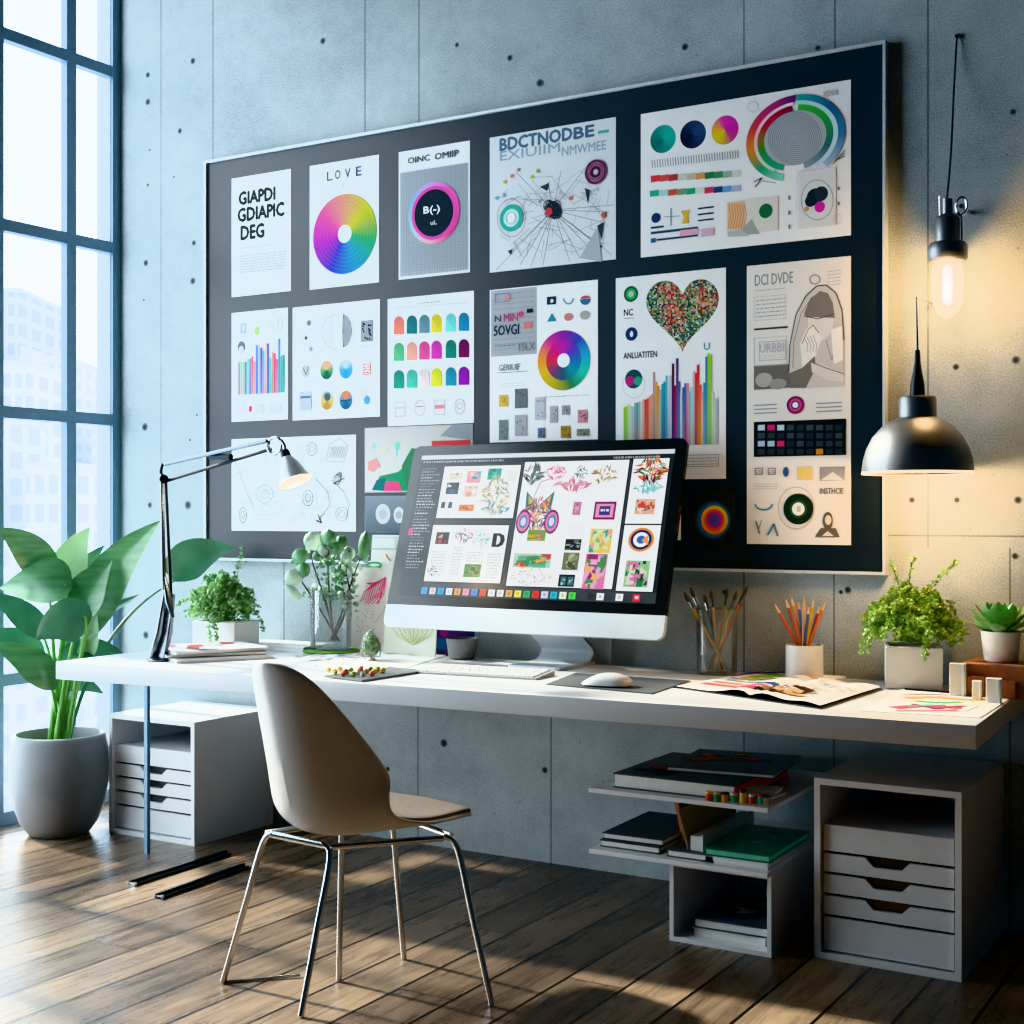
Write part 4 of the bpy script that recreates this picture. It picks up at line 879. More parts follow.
part(comp, 'chin', MB().prism(rrect(0, 0, mw, ch, rr, (1,1,0,0)), .018, MT @ Matrix.Translation((0,0,-.018))), M['alu'], False)
part(comp, 'back_shell', MB().prism(rrect(.01, .01, mw-.01, mh-.01, rr), .016, MT @ Matrix.Translation((0,0,-.034))), M['alu'], False)
sx0, sx1, sy0, sy1 = mw*.037, mw*.963, mh*.172, mh*.945
# stand: neck and foot
nx = wx(559, -.15); pk = MT @ Vector((nx - mx0, mh*.16, -.036)); yb = -.085
nk = smoothpath([pk + Vector((0,0,.05)), pk, Vector((nx, pk.y+.045, (pk.z+DZ)/2+.02)), Vector((nx, yb-.012, DZ+.055)), Vector((nx, yb-.02, DZ+.024)), Vector((nx, yb-.05, DZ+.011)), Vector((nx, yb-.09, DZ+.009))], 6)
part(comp, 'stand_neck', MB().grid([[p + Vector((-.105,0,0)), p + Vector((-.06,0,0)), p + Vector((.06,0,0)), p + Vector((.105,0,0))] for p in nk]).grid([[p + Vector((.105,.012,.002)), p + Vector((-.105,.012,.002))] for p in nk]), M['silver'], 50)
part(comp, 'stand_foot', MB().prism(rrect(nx-.105, -.335, nx+.105, yb+.02, .02), .010, Matrix.Translation((0,0,DZ+.0005))), M['silver'], False)
# screen picture
a = Art(MT @ Vector((0,0,.0006)), MX, MYv, .00012)
def U(x): return sx0 + (sx1 - sx0) * x
def V(y): return sy1 - (sy1 - sy0) * y
def sr(x0, y0, x1, y1, c): a.rect(U(x0), V(y1), U(x1), V(y0), c)
def scx(x, y): return a.L(x, y)
def S_(px, py):
    A, B = a.L(px, py); return ((A - sx0) / (sx1 - sx0), (sy1 - B) / (sy1 - sy0))
sr(0,0,1,1,'40464c'); sr(0,0,1,.030,'cfd6da'); sr(0,.03,1,.075,'2b3034'); sr(0,.075,.105,1,'2f353a'); sr(.985,.075,1,.93,'2b3034')
r5 = random.Random(5)
def stxt(x0, y0, x1, y1, c, w=.55, k=.5):
    x = x0
    while x < x1:
        e = min(x1, x + r5.uniform(.003,.012)); sr(x, y0, e, y1, c); x = e + r5.uniform(.002,.005)
for i in range(34): stxt(.012, .095+i*.0215, r5.uniform(.05,.095), .103+i*.0215, r5.choice(['8a949c','b8c2c8','6a747c']))
stxt(.012,.042,.35,.055,'98a2aa'); stxt(.78,.042,.95,.055,'98a2aa'); sr(.0,.53,.016,.58,'d83a8a')
def pan(x0, y0, x1, y1): sr(x0-.004, y0-.006, x1+.004, y1+.006, '1d2226'); sr(x0, y0, x1, y1, 'eef1f4')
pan(.108,.085,.425,.455); pan(.102,.505,.415,.90); pan(.44,.065,.84,.915); pan(.855,.06,.985,.49); pan(.855,.50,.985,.925)
def thumb(x0, y0, x1, y1, cs, n=14, seed=0):
    q = random.Random(seed); sr(x0, y0, x1, y1, cs[0])
    for _ in range(n):
        w_, h_ = (x1-x0)*q.uniform(.12,.4), (y1-y0)*q.uniform(.1,.35); x, y = q.uniform(x0, x1-w_), q.uniform(y0, y1-h_)
        if q.random() < .5: sr(x, y, x+w_, y+h_, q.choice(cs[1:]))
        else: a.poly([(U(x),V(y+h_)),(U(x+w_*q.random()),V(y+h_)),(U(x+w_),V(y+h_*q.random())),(U(x+w_*q.random()),V(y))], q.choice(cs[1:]))
def burst(x, y, rx, ry, cs, n=60, seed=0, petal=.35):
    q = random.Random(seed); n = int(n * 1.7); ry *= 1.1; rx *= 1.1
    for _ in range(n):
        an = q.uniform(0, 6.28); d = math.sqrt(q.random()); px_, py_ = x + rx*d*math.cos(an), y + ry*d*math.sin(an); l = petal*q.uniform(.4,1); b2 = an + q.uniform(-.5,.5)
        A = Vector((U(px_), V(py_))); k = (sx1-sx0)*rx*l; D = Vector((math.cos(b2), math.sin(b2)))*k; P = Vector((-D.y, D.x))*q.uniform(.1,.35)
        a.poly([tuple(A-D), tuple(A+P), tuple(A+D), tuple(A-P)], q.choice(cs))
R6 = lambda *c: list(c)
thumb(.135,.13,.19,.18,R6('c8c0b0','8a8880','e0dcd0'),6,1); thumb(.13,.20,.183,.285,R6('28323c','3a5a8a','1a2028','c8d0d8'),6,2); sr(.120,.34,.137,.385,'2a3a40'); sr(.15,.34,.167,.385,'3a4a50')
thumb(.21,.12,.268,.205,R6('e8a0a0','3ab0c8','2a8ab0','e05a6a','f0d0c8'),10,3); thumb(.205,.225,.262,.305,R6('e0c8c0','c86a5a','d89a8a','f0e8e4'),8,4); thumb(.197,.36,.26,.405,R6('e08a30','d86a2a','f0b050','8a4a20'),8,5)
thumb(.295,.105,.35,.185,R6('2a9a8a','1a7a70','3ab8a0'),4,6); burst(.34,.29,.05,.12,['c8b890','a0a8a0','d8d0b8','8a9a88'],60,7); sr(.375,.12,.41,.2,'dde2dc'); burst(.345,.39,.05,.03,['3a8ab0','c8c0a0','8ab0c0'],20,8)
thumb(.122,.555,.177,.64,R6('2a1a20','b83a3a','d8a0a0','8a2a30'),7,9); burst(.237,.58,.032,.045,['2a8ab0','c84a3a','3a6a9a','e0b0a0'],30,10); burst(.31,.60,.03,.06,['8ac0c0','5a9aa8','b8d8d8'],26,11); sr(.357,.555,.408,.66,'e8ecef')
a.T_ = None
vs, fs = text_polys('D'); a.k += 1
for dx in (-.006, -.003, 0, .003, .006):
    a.k += 1
    for f in fs: a.poly([(U(.363+dx) + (U(.402)-U(.363))*vs[i][0], V(.655) + (V(.56)-V(.655))*vs[i][1]) for i in f], '20262c', False)
for x0,y0,x1,y1 in ((.115,.69,.175,.86),(.205,.66,.245,.86),(.265,.69,.33,.755),(.35,.70,.40,.87)):
    y = y0
    while y < y1: stxt(x0,y,x1,y+.008,'a8b2ba'); y += .02
burst(.135,.83,.022,.035,['2a3038','6a4a50','b0a0a0'],16,12); thumb(.262,.775,.33,.865,R6('3a7a3a','5a9a3a','1a3a20','c8b040'),9,13)
# centre panel: tall bouquet figure, lettering, tiles
a.ln([(540,512),(534,497),(541,482),(553,478)],'5a6a80',.8)
burst(.478,.15,.03,.06,['2a3a40','5a6a70','8a9aa0'],24,14,.7); burst(.57,.14,.035,.045,['d87aa0','e8b0c8','c8607a'],30,15); burst(.665,.15,.024,.045,['2a6a70','3a8a90','1a4a50'],24,16); burst(.755,.16,.04,.05,['b8a070','d8c8a0','8a7a58'],30,17); burst(.64,.225,.06,.03,['c87a90','d89ab0'],24,18)
for sgn in (-1, 1): a.poly([(U(.52),V(.37)),(U(.52+sgn*.055),V(.27)),(U(.52+sgn*.05),V(.40))],'2f7a80'); a.poly([(U(.52),V(.38)),(U(.52+sgn*.045),V(.30)),(U(.52+sgn*.035),V(.40))],'d8b050')
burst(.523,.43,.055,.10,['c84a7a','3a8a8a','e0a050','7a4a8a','2a5a60','e88aa0'],80,19,.3)
for sgn in (-1, 1):
    for rr_, cc in ((.052,'7a2a6a'),(.042,'d87aa8'),(.030,'3a8ab0'),(.018,'f0d0e0')): a.poly([(U(.525+sgn*(.055)+rr_*.55*math.cos(q*PI/8)),V(.48+rr_*1.6*math.sin(q*PI/8))) for q in range(16)], cc)
thumb(.495,.535,.565,.61,R6('6a9a3a','d8a030','3a7a40','c85a8a'),10,20)
thumb(.655,.345,.685,.435,R6('b87a9a','8a5a80','d8a8c0'),6,21); sr(.735,.345,.815,.465,'7a2a5a'); sr(.742,.36,.808,.45,'d890b8'); sr(.755,.375,.795,.435,'4a3a7a'); stxt(.76,.395,.79,.41,'e8e0f0')
sr(.648,.495,.70,.575,'e4e8ec'); thumb(.645,.595,.705,.67,R6('1a2028','5a6a60','8a9a90'),7,22); thumb(.645,.685,.705,.80,R6('6a7058','8a9068','4a5040','a0a880'),16,23); sr(.64,.83,.70,.91,'14262c'); thumb(.648,.845,.668,.90,R6('3a6a70','a8d0d0'),4,24); thumb(.675,.845,.695,.90,R6('3a6a70','a8d0d0'),4,25)
thumb(.735,.525,.815,.685,R6('d8c060','3a9aa8','e0a080','8ab070','c8d8a0'),22,26); thumb(.73,.69,.81,.92,R6('c87aa8','8a3a6a','e0b060','4a8a5a','e0a0c8'),40,27)
thumb(.455,.695,.60,.79,R6('a8c8b0','3a8a5a','c83a4a','d8a050','5aa888'),40,28); burst(.53,.85,.07,.06,['c8b0a8','a8c0b0','d8a0a0','b0b8b0'],50,29,.12)
burst(.925,.14,.05,.075,['c83a3a','3a8a4a','d87a40','5a2a30','8ab060'],60,30); burst(.92,.25,.045,.03,['6ab0b0','90c8c8'],24,31); thumb(.885,.33,.955,.43,R6('d8a890','c84a4a','3a7a60','e8d0b0'),20,32)
for r_, cc in ((.046,'e08a3a'),(.038,'23306a'),(.028,'f0f0f0'),(.016,'3a6ab8')): a.poly([(U(.922+r_*math.cos(q*PI/12)),V(.595+r_*1.7*math.sin(q*PI/12))) for q in range(24)], cc)
a.poly([(U(.925),V(.60)),(U(.945),V(.56)),(U(.95),V(.63))],'f0a050'); thumb(.88,.73,.965,.90,R6('8ac08a','2a7a4a','c87aa0','1a4a3a','b8e0b0','e0c0d0'),44,33)
# dock
dock = ['3ab0f0','c8d0d8','28a0e0','e8ecf0','e0a050','f0a0c0','3a8ad8','e04a30','e8ecf0','e8e8e0','d8a860','e8e060','30b060','e03a30','d0d8f0','3ab0c8','e8f0e0','50d050','','3a3a40','e8ecf0','','f0f0f0','e8ecf0','','f0f0f0']
for i, cc in enumerate(dock[:23]):
    if cc: x = .10 + i*.0345; sr(x, .945, x+.026, .99, cc); sr(x+.007, .955, x+.018, .978, lrp(cc, '20303a', .4))
sr(.92,.945,.945,.99,'d8304a'); sr(.927,.955,.94,.975,'f0c0c8')
a.build('screen', comp, 'screen', 'lit screen with white artboards')
# keyboard, pad, mouse
def onD(px, py, up=0.0): return hz(px, py, DZ + up)
kb = [onD(420,673), onD(548,684), onD(560,672), onD(450,664)]
c = onD(483,674.5); T = Matrix.Translation(c + Vector((0,0,.0005))) @ Matrix.Rotation(TH + .05, 4, 'Z')
kw, kl = .45, .15
t = thing('keyboard', c, 'slim white keyboard on the desk in front of the computer', 'keyboard')
wedge = MB().prism([(-kl/2,0),(kl/2,0),(kl/2,.016),(-kl/2,.006)], kw, T @ Matrix(((0,0,1,-kw/2),(1,0,0,0),(0,1,0,0),(0,0,0,1))))
part(t, 'base', wedge, mat('key_deck', '8f979c', .5), False)
KI = 0
for r in range(5):
    nk_ = (14,14,13,12,9)[r]; y = kl/2 - .017 - r*.028; x = -kw/2 + .012; W = kw - .024
    zk = .006 + (y + kl/2)/kl*.010
    for i in range(nk_):
        w_ = W/nk_
        if r == 4: w_ = W*(.09,.09,.09,.46,.09,.06,.04,.04,.04)[i]
        part(t, 'key', MB().box(None, (1,1,1), mtx=T @ Matrix.Translation((x+w_/2, y, zk+.002)) @ Matrix.Diagonal((w_-.007, .020, .005, 1))), M['keys'], False); x += w_
pad = [onD(546,685), onD(576,673.5), onD(690,681.5), onD(652,694.5)]
pn = MB(); pn.add([p + Vector((0,0,.0005)) for p in pad] + [p + Vector((0,0,.0035)) for p in pad], [(0,1,2,3),(4,5,6,7),(0,1,5,4),(1,2,6,5),(2,3,7,6),(3,0,4,7)])
solo('mouse_pad', pn, M['slate'], 'dark grey mouse pad on the desk right of the keyboard', 'mouse pad', smooth=False)
c = onD(607,687) + Vector((0,0,.004)); t = thing('computer_mouse', c, 'pale low-arched mouse resting on the dark mouse pad', 'mouse')
T = Matrix.Translation(c) @ Matrix.Rotation(math.radians(8), 4, 'Z')
rows = []
ML, MW2, MH = .165, .095, .036
for i in range(15):
    x = -1 + 2*i/14; hw = (1-abs(x)**3.2)**.5*MW2/2 if abs(x) < 1 else .002; hgt = MH*(1-(abs(x-.12)/1.12)**2.3) if x > .12 else MH*(1-(abs(x-.12)/1.12)**2)
    rows.append([T @ Vector((x*ML/2, hw*math.cos(q*PI/10), .0045+max(0.001,hgt)*math.sin(q*PI/10)**.7)) for q in range(11)])
part(t, 'shell', MB().grid(rows), M['mousew'], 60); part(t, 'base', MB().prism([(x*ML/2*.94, s_*((1-abs(x)**3.2)**.5)*MW2/2*.95) for x, s_ in [(-.98+1.96*i/12, 1) for i in range(13)] + [(.98-1.96*i/12, -1) for i in range(13)]], .006, T), M['dark'], False)

# ================================================================== WALL LIGHTS
def lamp(name, kind, loc, energy, col, size, rot=None, **k):
    L = bpy.data.lights.new(name, kind); L.energy = energy; L.color = col
    if kind in ('POINT', 'SPOT'): L.shadow_soft_size = size
    for q, v in k.items(): setattr(L, q, v)
    o = bpy.data.objects.new(name, L); COL.objects.link(o); o.location = loc
    if rot: o.rotation_euler = rot
    return o
BY = -.11
def bw(px, py): return wall(px, py, BY)
bc_ = bw(947.5, 290); kx = depth(bc_) / FPX
t = thing('wall_bulb_lamp', (bc_.x, 0, bw(947,330).z), 'bare tubular bulb in a bronze socket hung on the wall by a cord', 'lamp')
def lat(prof, px): c = bw(px, 300); return MB().lathe([(r*kx, bw(px, y).z) for r, y in prof], (c.x, BY, 0), 32)
part(t, 'socket', lat([(0,244),(12,244),(12,219),(9.5,216),(5,214),(5,199),(0,198)], 947.5), M['bronze'])
part(t, 'collar', lat([(0,262),(17,262),(19.5,259),(19.5,246),(17,243),(0,243)], 947.5), M['bronze'])
part(t, 'bulb', lat([(0,319),(5,317.5),(10,313),(13.5,306),(15.2,297),(15.5,270),(13,262)], 947.5), M['bulbg'])
part(t, 'filament', lat([(0,306),(4.5,303),(5.2,285),(4.5,268),(0,264)], 947.5), M['hot'], True, 'glowing filament core')
q0 = bw(947,200); part(t, 'cord', MB().tube(smoothpath([q0, Vector((q0.x+.004, BY*.7, q0.z+.15)), wall(954,90,-.03), wall(957,36,-.006)]), .003, 6), M['black']); part(t, 'wall_nail', MB().tube([wall(957,36,-.012), wall(957,36,0)], .007, 8), M['black'])
lc = bw(961.5,206); R_ = 7*kx
part(t, 'hook_loop', MB().tube([Vector((lc.x + .75*R_*math.cos(i*PI/8), BY, lc.z + 1.25*R_*math.sin(i*PI/8))) for i in range(17)], .0045, 8), M['chrome'])
part(t, 'wall_arm', MB().tube([Vector((lc.x, BY-.004, lc.z)), Vector((lc.x, 0, lc.z))], .007, 8), M['chrome'])
part(t, 'wire_stem', MB().tube([Vector((lc.x, BY, lc.z-R_)), bw(962,244)], .003, 6), M['chrome'])
part(t, 'pull_pin', MB().tube([bw(940,217), bw(939.5,196)], .002, 6), M['chrome'])
lamp('bulb_light', 'POINT', Vector((bc_.x, BY - .035, bc_.z)), 17, (1, .60, .26), .03)
PY = -.21
def pw(px, py): return wall(px, py, PY)
pc = pw(917.5, 474); kp = depth(pc) / FPX
t = thing('pendant_lamp', (pc.x, PY, pc.z), 'dark metal dome pendant lamp glowing in front of the wall', 'lamp')
def plat(prof): return MB().lathe([(r*kp, pw(917.5, y).z) for r, y in prof], (pc.x, PY, 0), 48)
part(t, 'dome', plat([(54,473.5),(54.2,470),(53,460),(50,449),(44,437),(35,427),(25,420),(18,417),(17,417),(17,419),(24,422),(34,429),(43,439),(48.8,450),(52,461),(53,473.5)]), M['bronze'], 60)
part(t, 'neck', plat([(0,420),(18.5,419),(18.5,399),(17,396.5),(0,396)]), M['bronze']); part(t, 'cord_grip', plat([(0,398),(7.5,396),(7,385),(4.5,372),(3,362),(2.5,350),(0,350)]), M['dark'])
part(t, 'cord', MB().tube([pw(917.5,352), pw(916.5,297)], [.004,.0025], 6), M['black'])
hk = pw(916.5,297); part(t, 'wall_hook', MB().tube([hk, Vector((hk.x, 0, hk.z + .004))], .003, 6), M['bronze'])
part(t, 'glowing_rim', plat([(54.3,471.8),(54.5,474.2),(52.5,474.4),(52.3,472)]), M['rim'])  # emissive lip added for the lamplight caught on the dome's edge
part(t, 'inner_glow', plat([(51,472),(49.5,461),(46.5,452),(41,441),(32,431.5),(22,425),(0,423)]), M['warmin'], 60)  # emission stands in for bulb light falling on the dome's inside
part(t, 'bulb', MB().ball((pc.x, PY, pc.z + .05), .042, n=14), M['glow'])
lamp('pendant_light', 'POINT', (pc.x, PY, pc.z - .02), 17, (1, .60, .28), .05)

# ================================================================== DESK LAMP
LY = -.80
def lw(px, py, y=LY): return wall(px, py, y)
t = thing('architect_lamp', Vector((lw(157,664).x, LY, DZ)), 'chrome jointed architect lamp at the left end of the desk', 'lamp')
def bar(name, a, b, r, m='dark', y=LY, y2=None): return part(t, name, MB().tube([lw(*a, y), lw(*b, y if y2 is None else y2)], r, 8), M[m])
bz = DZ + .001
b0 = lw(157,664); part(t, 'base', MB().lathe([(0,bz),(.040,bz),(.042,bz+.006),(.030,bz+.012),(0,bz+.013)], (b0.x, LY, 0), 32), M['lampm'])
for dy, px0, px1 in ((-.012,150,165),(.012,163,173)): part(t, 'lower_bracket', MB().tube([lw(px0,662,LY+dy), lw((px0+px1)/2+1.5,632,LY+dy), lw(px1,594,LY+dy)], [.010,.012,.008], 8), M['lampm'])
part(t, 'lower_bracket_plate', MB().add([lw(151,661), lw(163,661), lw(173,600), lw(166,597)], [(0,1,2,3)]), M['lampm'], False)
part(t, 'clamp_plate', MB().tube([lw(164,575,LY-.01), lw(169,601,LY-.01), lw(173,618,LY-.01)], [.006,.014,.006], 8), M['lampm'])
bar('lower_arm', (164,590), (162,474), .0075, 'lampm', LY-.012); bar('lower_arm', (172,618), (165.5,477), .006, 'dark', LY+.012)
part(t, 'elbow', MB().tube([lw(164,479,LY-.02), lw(164,479,LY+.02)], .016, 16), M['dark']); part(t, 'elbow_strut', MB().tube(smoothpath([lw(165,482), lw(161,473), lw(163,464), lw(168,462)]), .006, 8), M['dark'])
bar('upper_arm', (165,464), (267,441), .0075, 'lampm', LY-.012); bar('upper_arm', (166,481), (271,449), .0065, 'dark', LY+.012); bar('spring', (210,456), (231,457), .012, 'dark', LY)
jc = lw(275,446); part(t, 'head_joint', MB().tube([jc + Vector((.030*math.cos(i*PI/10), 0, .030*math.sin(i*PI/10)*.95)) for i in range(21)], .006, 8), M['chrome'])
part(t, 'neck_arm', MB().tube(smoothpath([lw(281,440), lw(284.5,446), lw(285,455)]), .006, 8), M['chrome'])
hd = lw(285,453); ax = (lw(296,483) - hd).normalized(); Rm = Vector((0,0,-1)).rotation_difference(ax).to_matrix().to_4x4()
L_ = (lw(294,482) - hd).length
part(t, 'lamp_shade', MB().lathe([(.010,.0),(.014,-.012),(.020,-.02),(.034,-.045),(.044,-.075),(.053,-L_*.95),(.056,-L_),(.053,-L_),(.050,-L_*.93),(.040,-.07),(.03,-.045),(.010,-.02)], hd, 36, Rm), M['alu'], 50)
part(t, 'shade_cap', MB().lathe([(0,.012),(.014,.010),(.017,0),(.017,-.016),(0,-.02)], hd, 24, Rm), M['dark'])
bp = hd + ax * (L_*.86); part(t, 'bulb', MB().ball(bp, .028, n=12), M['glow'])
lamp('desk_lamp_light', 'POINT', hd + ax * (L_ + .02), 2.2, (1, .75, .45), .03)

# ================================================================== PLANTS
def leaf_rows(path, hw, side, fold=.18, n=14, tipp=1.6, basep=.72, droop=0.0):
    """leaf blade along a path; side = lateral unit vector; hw = half width"""
    pts = path; k = len(pts); rows = []
    for i, p in enumerate(pts):
        t = i / (k - 1); w = hw * 1.08 * max(.015, (math.sin(PI * min(1, t ** basep * .98 + .02)) if True else 0)) ** .85
        tg = (pts[min(i+1, k-1)] - pts[max(i-1, 0)]).normalized(); s = (side - tg * side.dot(tg)).normalized(); up = tg.cross(s)
        rows.append([p + s * (w * q) + up * (fold * w * abs(q) ** 1.4 + droop * w * q * q) for q in (-1, -.75, -.5, -.25, 0, .25, .5, .75, 1)])
    return rows
RIGHT = Vector((CA, SA, 0)); FWD = Vector((-SA, CA, 0))
PC = Vector((-4.41, -.60, 0)); pd = depth(PC)
plant = thing('potted_plant', PC, 'big broad-leaved plant in a round grey stone pot by the window', 'plant')
pr = []; k = pd / FPX; zt = CH - (733 - HY) * k
for r, z in ((0,0),(.105,0),(.118,.006),(.150,.05),(.176,.12),(.191,.20),(.195,.27),(.192,.33),(.184,zt-.02),(.181,zt-.004),(.176,zt),(.165,zt),(.160,zt-.01),(.160,zt-.06)): pr.append((r, z))
part(plant, 'pot', MB().lathe(pr, PC, 56), M['pot'], 60)
part(plant, 'soil', MB().lathe([(0,zt-.045),(.159,zt-.05)], PC, 32), M['soil'])
LV = [ # base, control, tip (px), depth offsets, half width px, roll, material
 ((86,640),(98,575),(160,521), (0,.05,-.05), 23, -.35, 'leaf'), ((66,600),(64,560),(90,527), (.06,.1,.05), 18, .1, 'leafp'), ((50,583),(35,545),(-3,528), (.03,-.02,-.1), 17, .5, 'leaf'),
 ((72,586),(45,580),(0,588), (-.06,-.1,-.06), 25, .9, 'leaf'), ((78,622),(82,590),(112,560), (-.05,-.05,-.02), 19, -.2, 'leaf'), ((92,616),(60,612),(36,640), (-.12,-.16,-.2), 24, -.9, 'leafb'),
 ((46,636),(22,612),(-8,592), (.02,-.03,-.05), 13, .6, 'leafb'), ((42,664),(15,640),(-12,632), (.08,.05,.02), 17, .5, 'leafb'), ((54,690),(35,655),(-8,644), (-.08,-.12,-.12), 15, .6, 'leaf'),
 ((57,668),(88,640),(126,657), (-.02,.02,.05), 15, -1.0, 'leafb'), ((90,618),(112,610),(140,594), (.04,.08,.14), 6, -.9, 'leafb'), ((60,600),(78,570),(105,545), (.10,.12,.12), 10, -.1, 'leafb'),
 ((46,684),(75,676),(104,694), (.06,.1,.14), 12, -1.1, 'leafb'), ((85,660),(92,640),(96,610), (.02,.0,-.02), 9, -.2, 'leafp'), ((64,640),(66,620),(60,590), (.05,.05,.05), 9, .1, 'leafp')]
sb = [PC + Vector((.035*math.cos(i*1.3), .035*math.sin(i*1.3), zt-.05)) for i in range(6)]
for i, (b, c, e_, dd, hw, roll, mm) in enumerate(LV):
    pts = bez([cpt(*b, pd + dd[0]), cpt(*c, pd + dd[1]), cpt(*e_, pd + dd[2])], 15)
    tg = (pts[-1] - pts[0]).normalized(); s = tg.cross(FWD).normalized(); s = (Matrix.Rotation(roll * .7, 3, tg) @ s)
    lf = part(plant, 'leaf', MB().grid(leaf_rows(pts, hw * k, s, .22)), M[mm], True)
    root = sb[i % 6]; mid = (root + pts[0]) / 2 + Vector((0, 0, .04)); mid.x = root.x * .65 + pts[0].x * .35; mid.y = root.y * .65 + pts[0].y * .35
    part(lf, 'leaf_stem', MB().tube(bez([root, mid, pts[0], pts[2]], 8), [.011 - .001*q*.8 for q in range(9)], 8), M['stem'])
# the leaf that reaches past the lamp
pts = bez([cpt(174,581,5.75), cpt(188,545,5.72), cpt(236,548,5.66)], 15); tg = (pts[-1]-pts[0]).normalized(); s = Matrix.Rotation(.2,3,tg) @ tg.cross(FWD).normalized()
lf = part(plant, 'leaf', MB().grid(leaf_rows(pts, 19*k, s, .2)), M['leafb'], True)
part(lf, 'leaf_stem', MB().tube(bez([sb[1], cpt(90,640,5.62), cpt(140,600,5.75), pts[0]], 12), [.010 - .0005*q for q in range(13)], 8), M['leafb'])

def foliage(center, rx, ry, rz, n, spr, seed, leaf=.010, droop=.5):
    """mound of drooping sprigs with small leaflets; returns (leaf mesh, stem mesh)"""
    q = random.Random(seed); lm, sm = MB(), MB(); c = Vector(center)
    def sprig(path, w=1.0):
        for j in range(len(path) - 1):
            p = path[j]; d = (path[j+1] - p).normalized()
            for _ in range(3):
                u = Vector((q.gauss(0,1), q.gauss(0,1), q.gauss(0,.8))).normalized(); u = (u - d * u.dot(d) * .4).normalized(); l = leaf * q.uniform(.7,1.5) * w
                o = p.lerp(path[j+1], q.random()); v = u.cross(Vector((q.gauss(0,1), q.gauss(0,1), q.gauss(0,1)))).normalized() * l * .48; nb = u.cross(v).normalized() * l * .15
                lm.add([o, o + u*l*.4 + v, o + u*l, o + u*l*.4 - v, o + u*l*.5 + nb], [(0,1,4),(1,2,4),(2,3,4),(3,0,4)])
        sm.tube(path[::2] if len(path) > 6 else path, .0012, 4, False)
    for _ in range(n):
        an = q.uniform(0, 2*PI); el = math.asin(q.uniform(-.25, 1)); rr = q.uniform(.55, 1.0)
        e = Vector((rx*math.cos(an)*math.cos(el), ry*math.sin(an)*math.cos(el), rz*math.sin(el))) * rr
        tip = c + e; h = Vector((e.x*.45, e.y*.45, max(.3*rz, e.z*.9 + rz*.35)))
        base = c + Vector((q.uniform(-.25,.25)*rx, q.uniform(-.25,.25)*ry, -.35*rz))
        sprig(bez([base, c + h, tip, tip + Vector((0,0,-droop*rz*q.uniform(.1,.5)))], 11))
    for pth, w in spr: sprig(smoothpath(pth, 6), w)
    return lm, sm
def planter(c, w, d, h, rz, z):
    T = Matrix.Translation((c[0], c[1], z)) @ Matrix.Rotation(rz, 4, 'Z'); m = MB()
    def q(z_, i): return [T @ Vector((sx*(w/2-i), sy*(d/2-i), z_)) for sx, sy in ((-1,-1),(1,-1),(1,1),(-1,1))]
    R = [q(0,.004), q(.004,0), q(h-.003,0), q(h,.003), q(h,.010), q(h-.02,.012)]
    m.add([p for r in R for p in r], [(i*4+j, i*4+(j+1)%4, (i+1)*4+(j+1)%4, (i+1)*4+j) for i in range(5) for j in range(4)] + [(3,2,1,0),(20,21,22,23)])
    return m
# right fern
fc = Vector((wx(913,-.14), -.14, DZ)); kf = depth(fc)/FPX
fern = thing('potted_fern', fc, 'bushy green fern spilling over a square concrete pot at right', 'plant')
part(fern, 'pot', planter(fc, .165, .165, .128, .30, DZ+.0005), M['conc'], False)
def fp(px, py, dd=0): return cpt(px, py, depth(fc) + dd)
top = Vector((fc.x, fc.y - .005, DZ + .19))
lm, sm = foliage(top, .165, .115, .135, 300, [
    ([fp(915,640), fp(922,600), fp(940,575), fp(960,560,-.05)], 1.0), ([fp(915,640), fp(926,598,-.02), fp(946,572,-.04), fp(957,560,-.06)], 1.0), ([fp(905,640), fp(903,600), fp(895,575), fp(890,560,-.05)], 1), ([fp(908,640), fp(908,600), fp(910,575), fp(914,556,-.03)], 1),
    ([fp(918,622,-.1), fp(924,618,-.16), fp(926,640,-.17), fp(925,662,-.165)], 1.1), ([fp(921,622,-.1), fp(928,622,-.16), fp(928,640,-.17), fp(923,656,-.165)], 1.1), ([fp(885,610,-.08), fp(868,615,-.1), fp(863,640,-.1), fp(861,655,-.1)], 1), ([fp(890,606,-.1), fp(874,612,-.12), fp(869,636,-.12), fp(868,656,-.12)], 1), ([fp(945,610,-.03), fp(955,612,-.05), fp(953,632,-.05), fp(949,648,-.05)], 1)], 11, .0105)
part(fern, 'foliage', lm, M['fernr'], False); part(fern, 'stems', sm, M['stem'])
# left fern
fc = Vector((wx(226,-.33), -.33, DZ)); dq = depth(fc)
fern = thing('potted_fern', fc, 'small-leaved bushy plant in white square planter behind the magazines at left', 'plant')
part(fern, 'planter', planter(fc, .20, .16, .112, .10, DZ+.0005), M['white2'], False)
top = Vector((fc.x - .01, fc.y - .01, DZ + .165))
def fp(px, py, dd=0): return cpt(px, py, dq + dd)
lm, sm = foliage(top, .168, .12, .145, 300, [([fp(228,620), fp(232,590), fp(236,570), fp(243,545,-.03)], 1.0), ([fp(226,620), fp(231,595), fp(238,572), fp(241,556,-.03)], 1.0), ([fp(222,620,-.1), fp(214,622,-.14), fp(216,632,-.15), fp(218,640,-.15)], 1.1), ([fp(218,618,-.1), fp(210,622,-.13), fp(209,632,-.14), fp(212,642,-.14)], 1.1), ([fp(205,600), fp(190,598), fp(182,602), fp(178,606)], 1), ([fp(245,610,-.05), fp(256,612), fp(262,622), fp(264,632)], 1)], 12, .0115)
part(fern, 'foliage', lm, M['fern'], False); part(fern, 'stems', sm, M['stem'])
